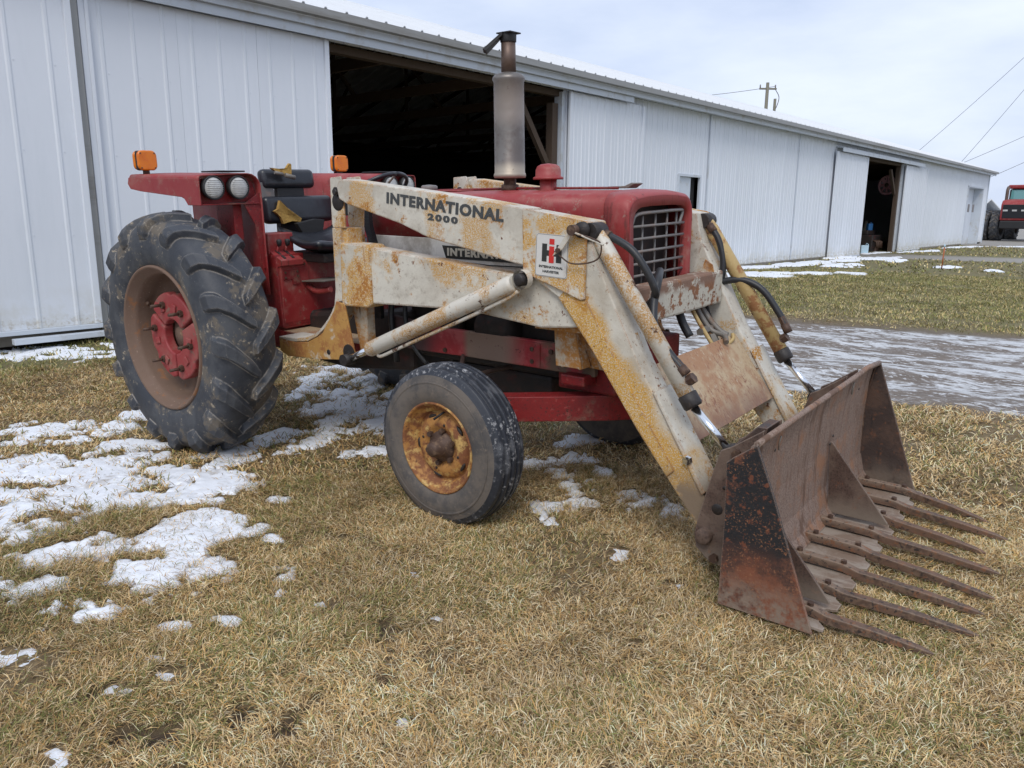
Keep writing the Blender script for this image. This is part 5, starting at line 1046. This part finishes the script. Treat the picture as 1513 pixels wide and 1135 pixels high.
for y, z in ((-.545, .635), (.44, .645)): MB().tube(curve_pts([(3.634, y - .012, z - .028), (3.637, y - .02, z), (3.639, y - .008, z + .03)]), .004, 6).build('weld_loop', 'steel', o)
for y, x1 in ((-.66, 3.905), (.215, 3.90)): MB().prism([(3.612, .42), (3.622, .43), (x1, .085), (x1, .075), (3.63, .075)], y - .006, y + .006).build('gusset', 'rust', bk, .003)
for y in (-.818, .818): MB().tube([(x, y + random.uniform(-.001, .001), z) for x, z in [(3.640 - .035 * min(t * 3, 1) , .69 - .56 * t) for t in np.linspace(0, 1, 24)]], [random.uniform(.005, .008) for _ in range(24)], 6).build('weld_bead', 'bolt', bk)
# floor plate with notched front edge
fl_ = []
for k in range(8):
    y0 = -.815 + k * .2037; y1 = y0 + .2037
    fl_ = [(3.62, y0), (3.93, y0), (3.93, y0 + .02), (3.90, y0 + .05), (3.885, y1 - .05), (3.93, y1 - .03), (3.93, y1), (3.62, y1)]
    MB().prism(fl_, .040, .052, 'z').build('floor_plate', 'floor_steel', bk, .002)
tips = [(4.273, -.701), (4.378, -.479), (4.371, -.302), (4.384, -.148), (4.369, .095), (4.298, .272), (4.355, .483), (4.259, .640)]
for k, (tx, ty) in enumerate(tips):
    yb = -.745 + k * .2085; a = Vector((3.64 if k else 3.72, yb, .083)); b = Vector((3.86, yb + .003, .078)); c_ = Vector((3.92, yb + .005, .060)); 
    t_ = Vector((tx, ty, .030)); pts = [a, b, c_, c_.lerp(t_, .5) + Vector((0, random.uniform(-.003, .003), .003)), c_.lerp(t_, .88), t_]
    hw = [.019, .019, .019, .018, .014, .004]; hh = [.018, .018, .018, .016, .011, .004]; vs = []
    for p, w_, h in zip(pts, hw, hh): vs += [(p.x, p.y - w_, p.z - h), (p.x, p.y + w_, p.z - h), (p.x, p.y + w_, p.z + h), (p.x, p.y - w_, p.z + h)]
    f = [(i * 4 + j, i * 4 + (j + 1) % 4, i * 4 + 4 + (j + 1) % 4, i * 4 + 4 + j) for i in range(5) for j in range(4)] + [(0, 1, 2, 3), (20, 21, 22, 23)]
    tn = MB().add(vs, f).build('tine', 'tine_steel', bk, .004)
    for x, zz in ((3.68, .101), (3.86, .096)):
        if k == 0 and x < 3.7: continue
        MB().hexbolt((x, yb, zz), (0, 0, 1), .013, .012).build('bolt', 'bolt', tn)
# pivot ears behind the bucket
for s_ in (-1, 1):
    for y in (.625, .445):
        e_ = MB().prism([(3.60, .700), (3.47, .606), (3.43, .585), (3.405, .50), (3.375, .38), (3.345, .26), (3.335, .20), (3.345, .14), (3.40, .095), (3.44, .085), (3.595, .09), (3.590, .4), (3.61, .6)], s_ * y, s_ * (y + .014)).build('mount_ear', 'rust', bk, .003)
        if y > .6:
            for x, z, r in ((3.43, .330), (3.46, .44)) and ((3.43, .33, .024), (3.455, .43, .008), (3.49, .50, .018)): MB().lathe([(s_ * .639, r), (s_ * .641, r * .92), (s_ * .6405, 0)], 18, centre=(x, 0, z)).build('hole_shade', 'grease_hole_shade', e_)  # ear holes are dark discs, their shade put into the colour
            MB().lathe([(s_ * .639, .034), (s_ * .668, .034), (s_ * .674, .028), (s_ * .674, 0)], 22, centre=(3.385, 0, .205)).build('pivot_pin', 'rust', e_)
            MB().hexbolt((3.43, s_ * .639, .115), (0, s_, 0), .020, .018).build('bolt', 'bolt', e_); MB().hexbolt((3.50, s_ * .639, .585), (0, s_, 0), .020, .018).build('bolt', 'bolt', e_)
MB().prism([(3.47, .605), (3.56, .70), (3.60, .70), (3.58, .60)], -.60, -.47).build('back_stiffener', 'rust_dark', bk, .004)
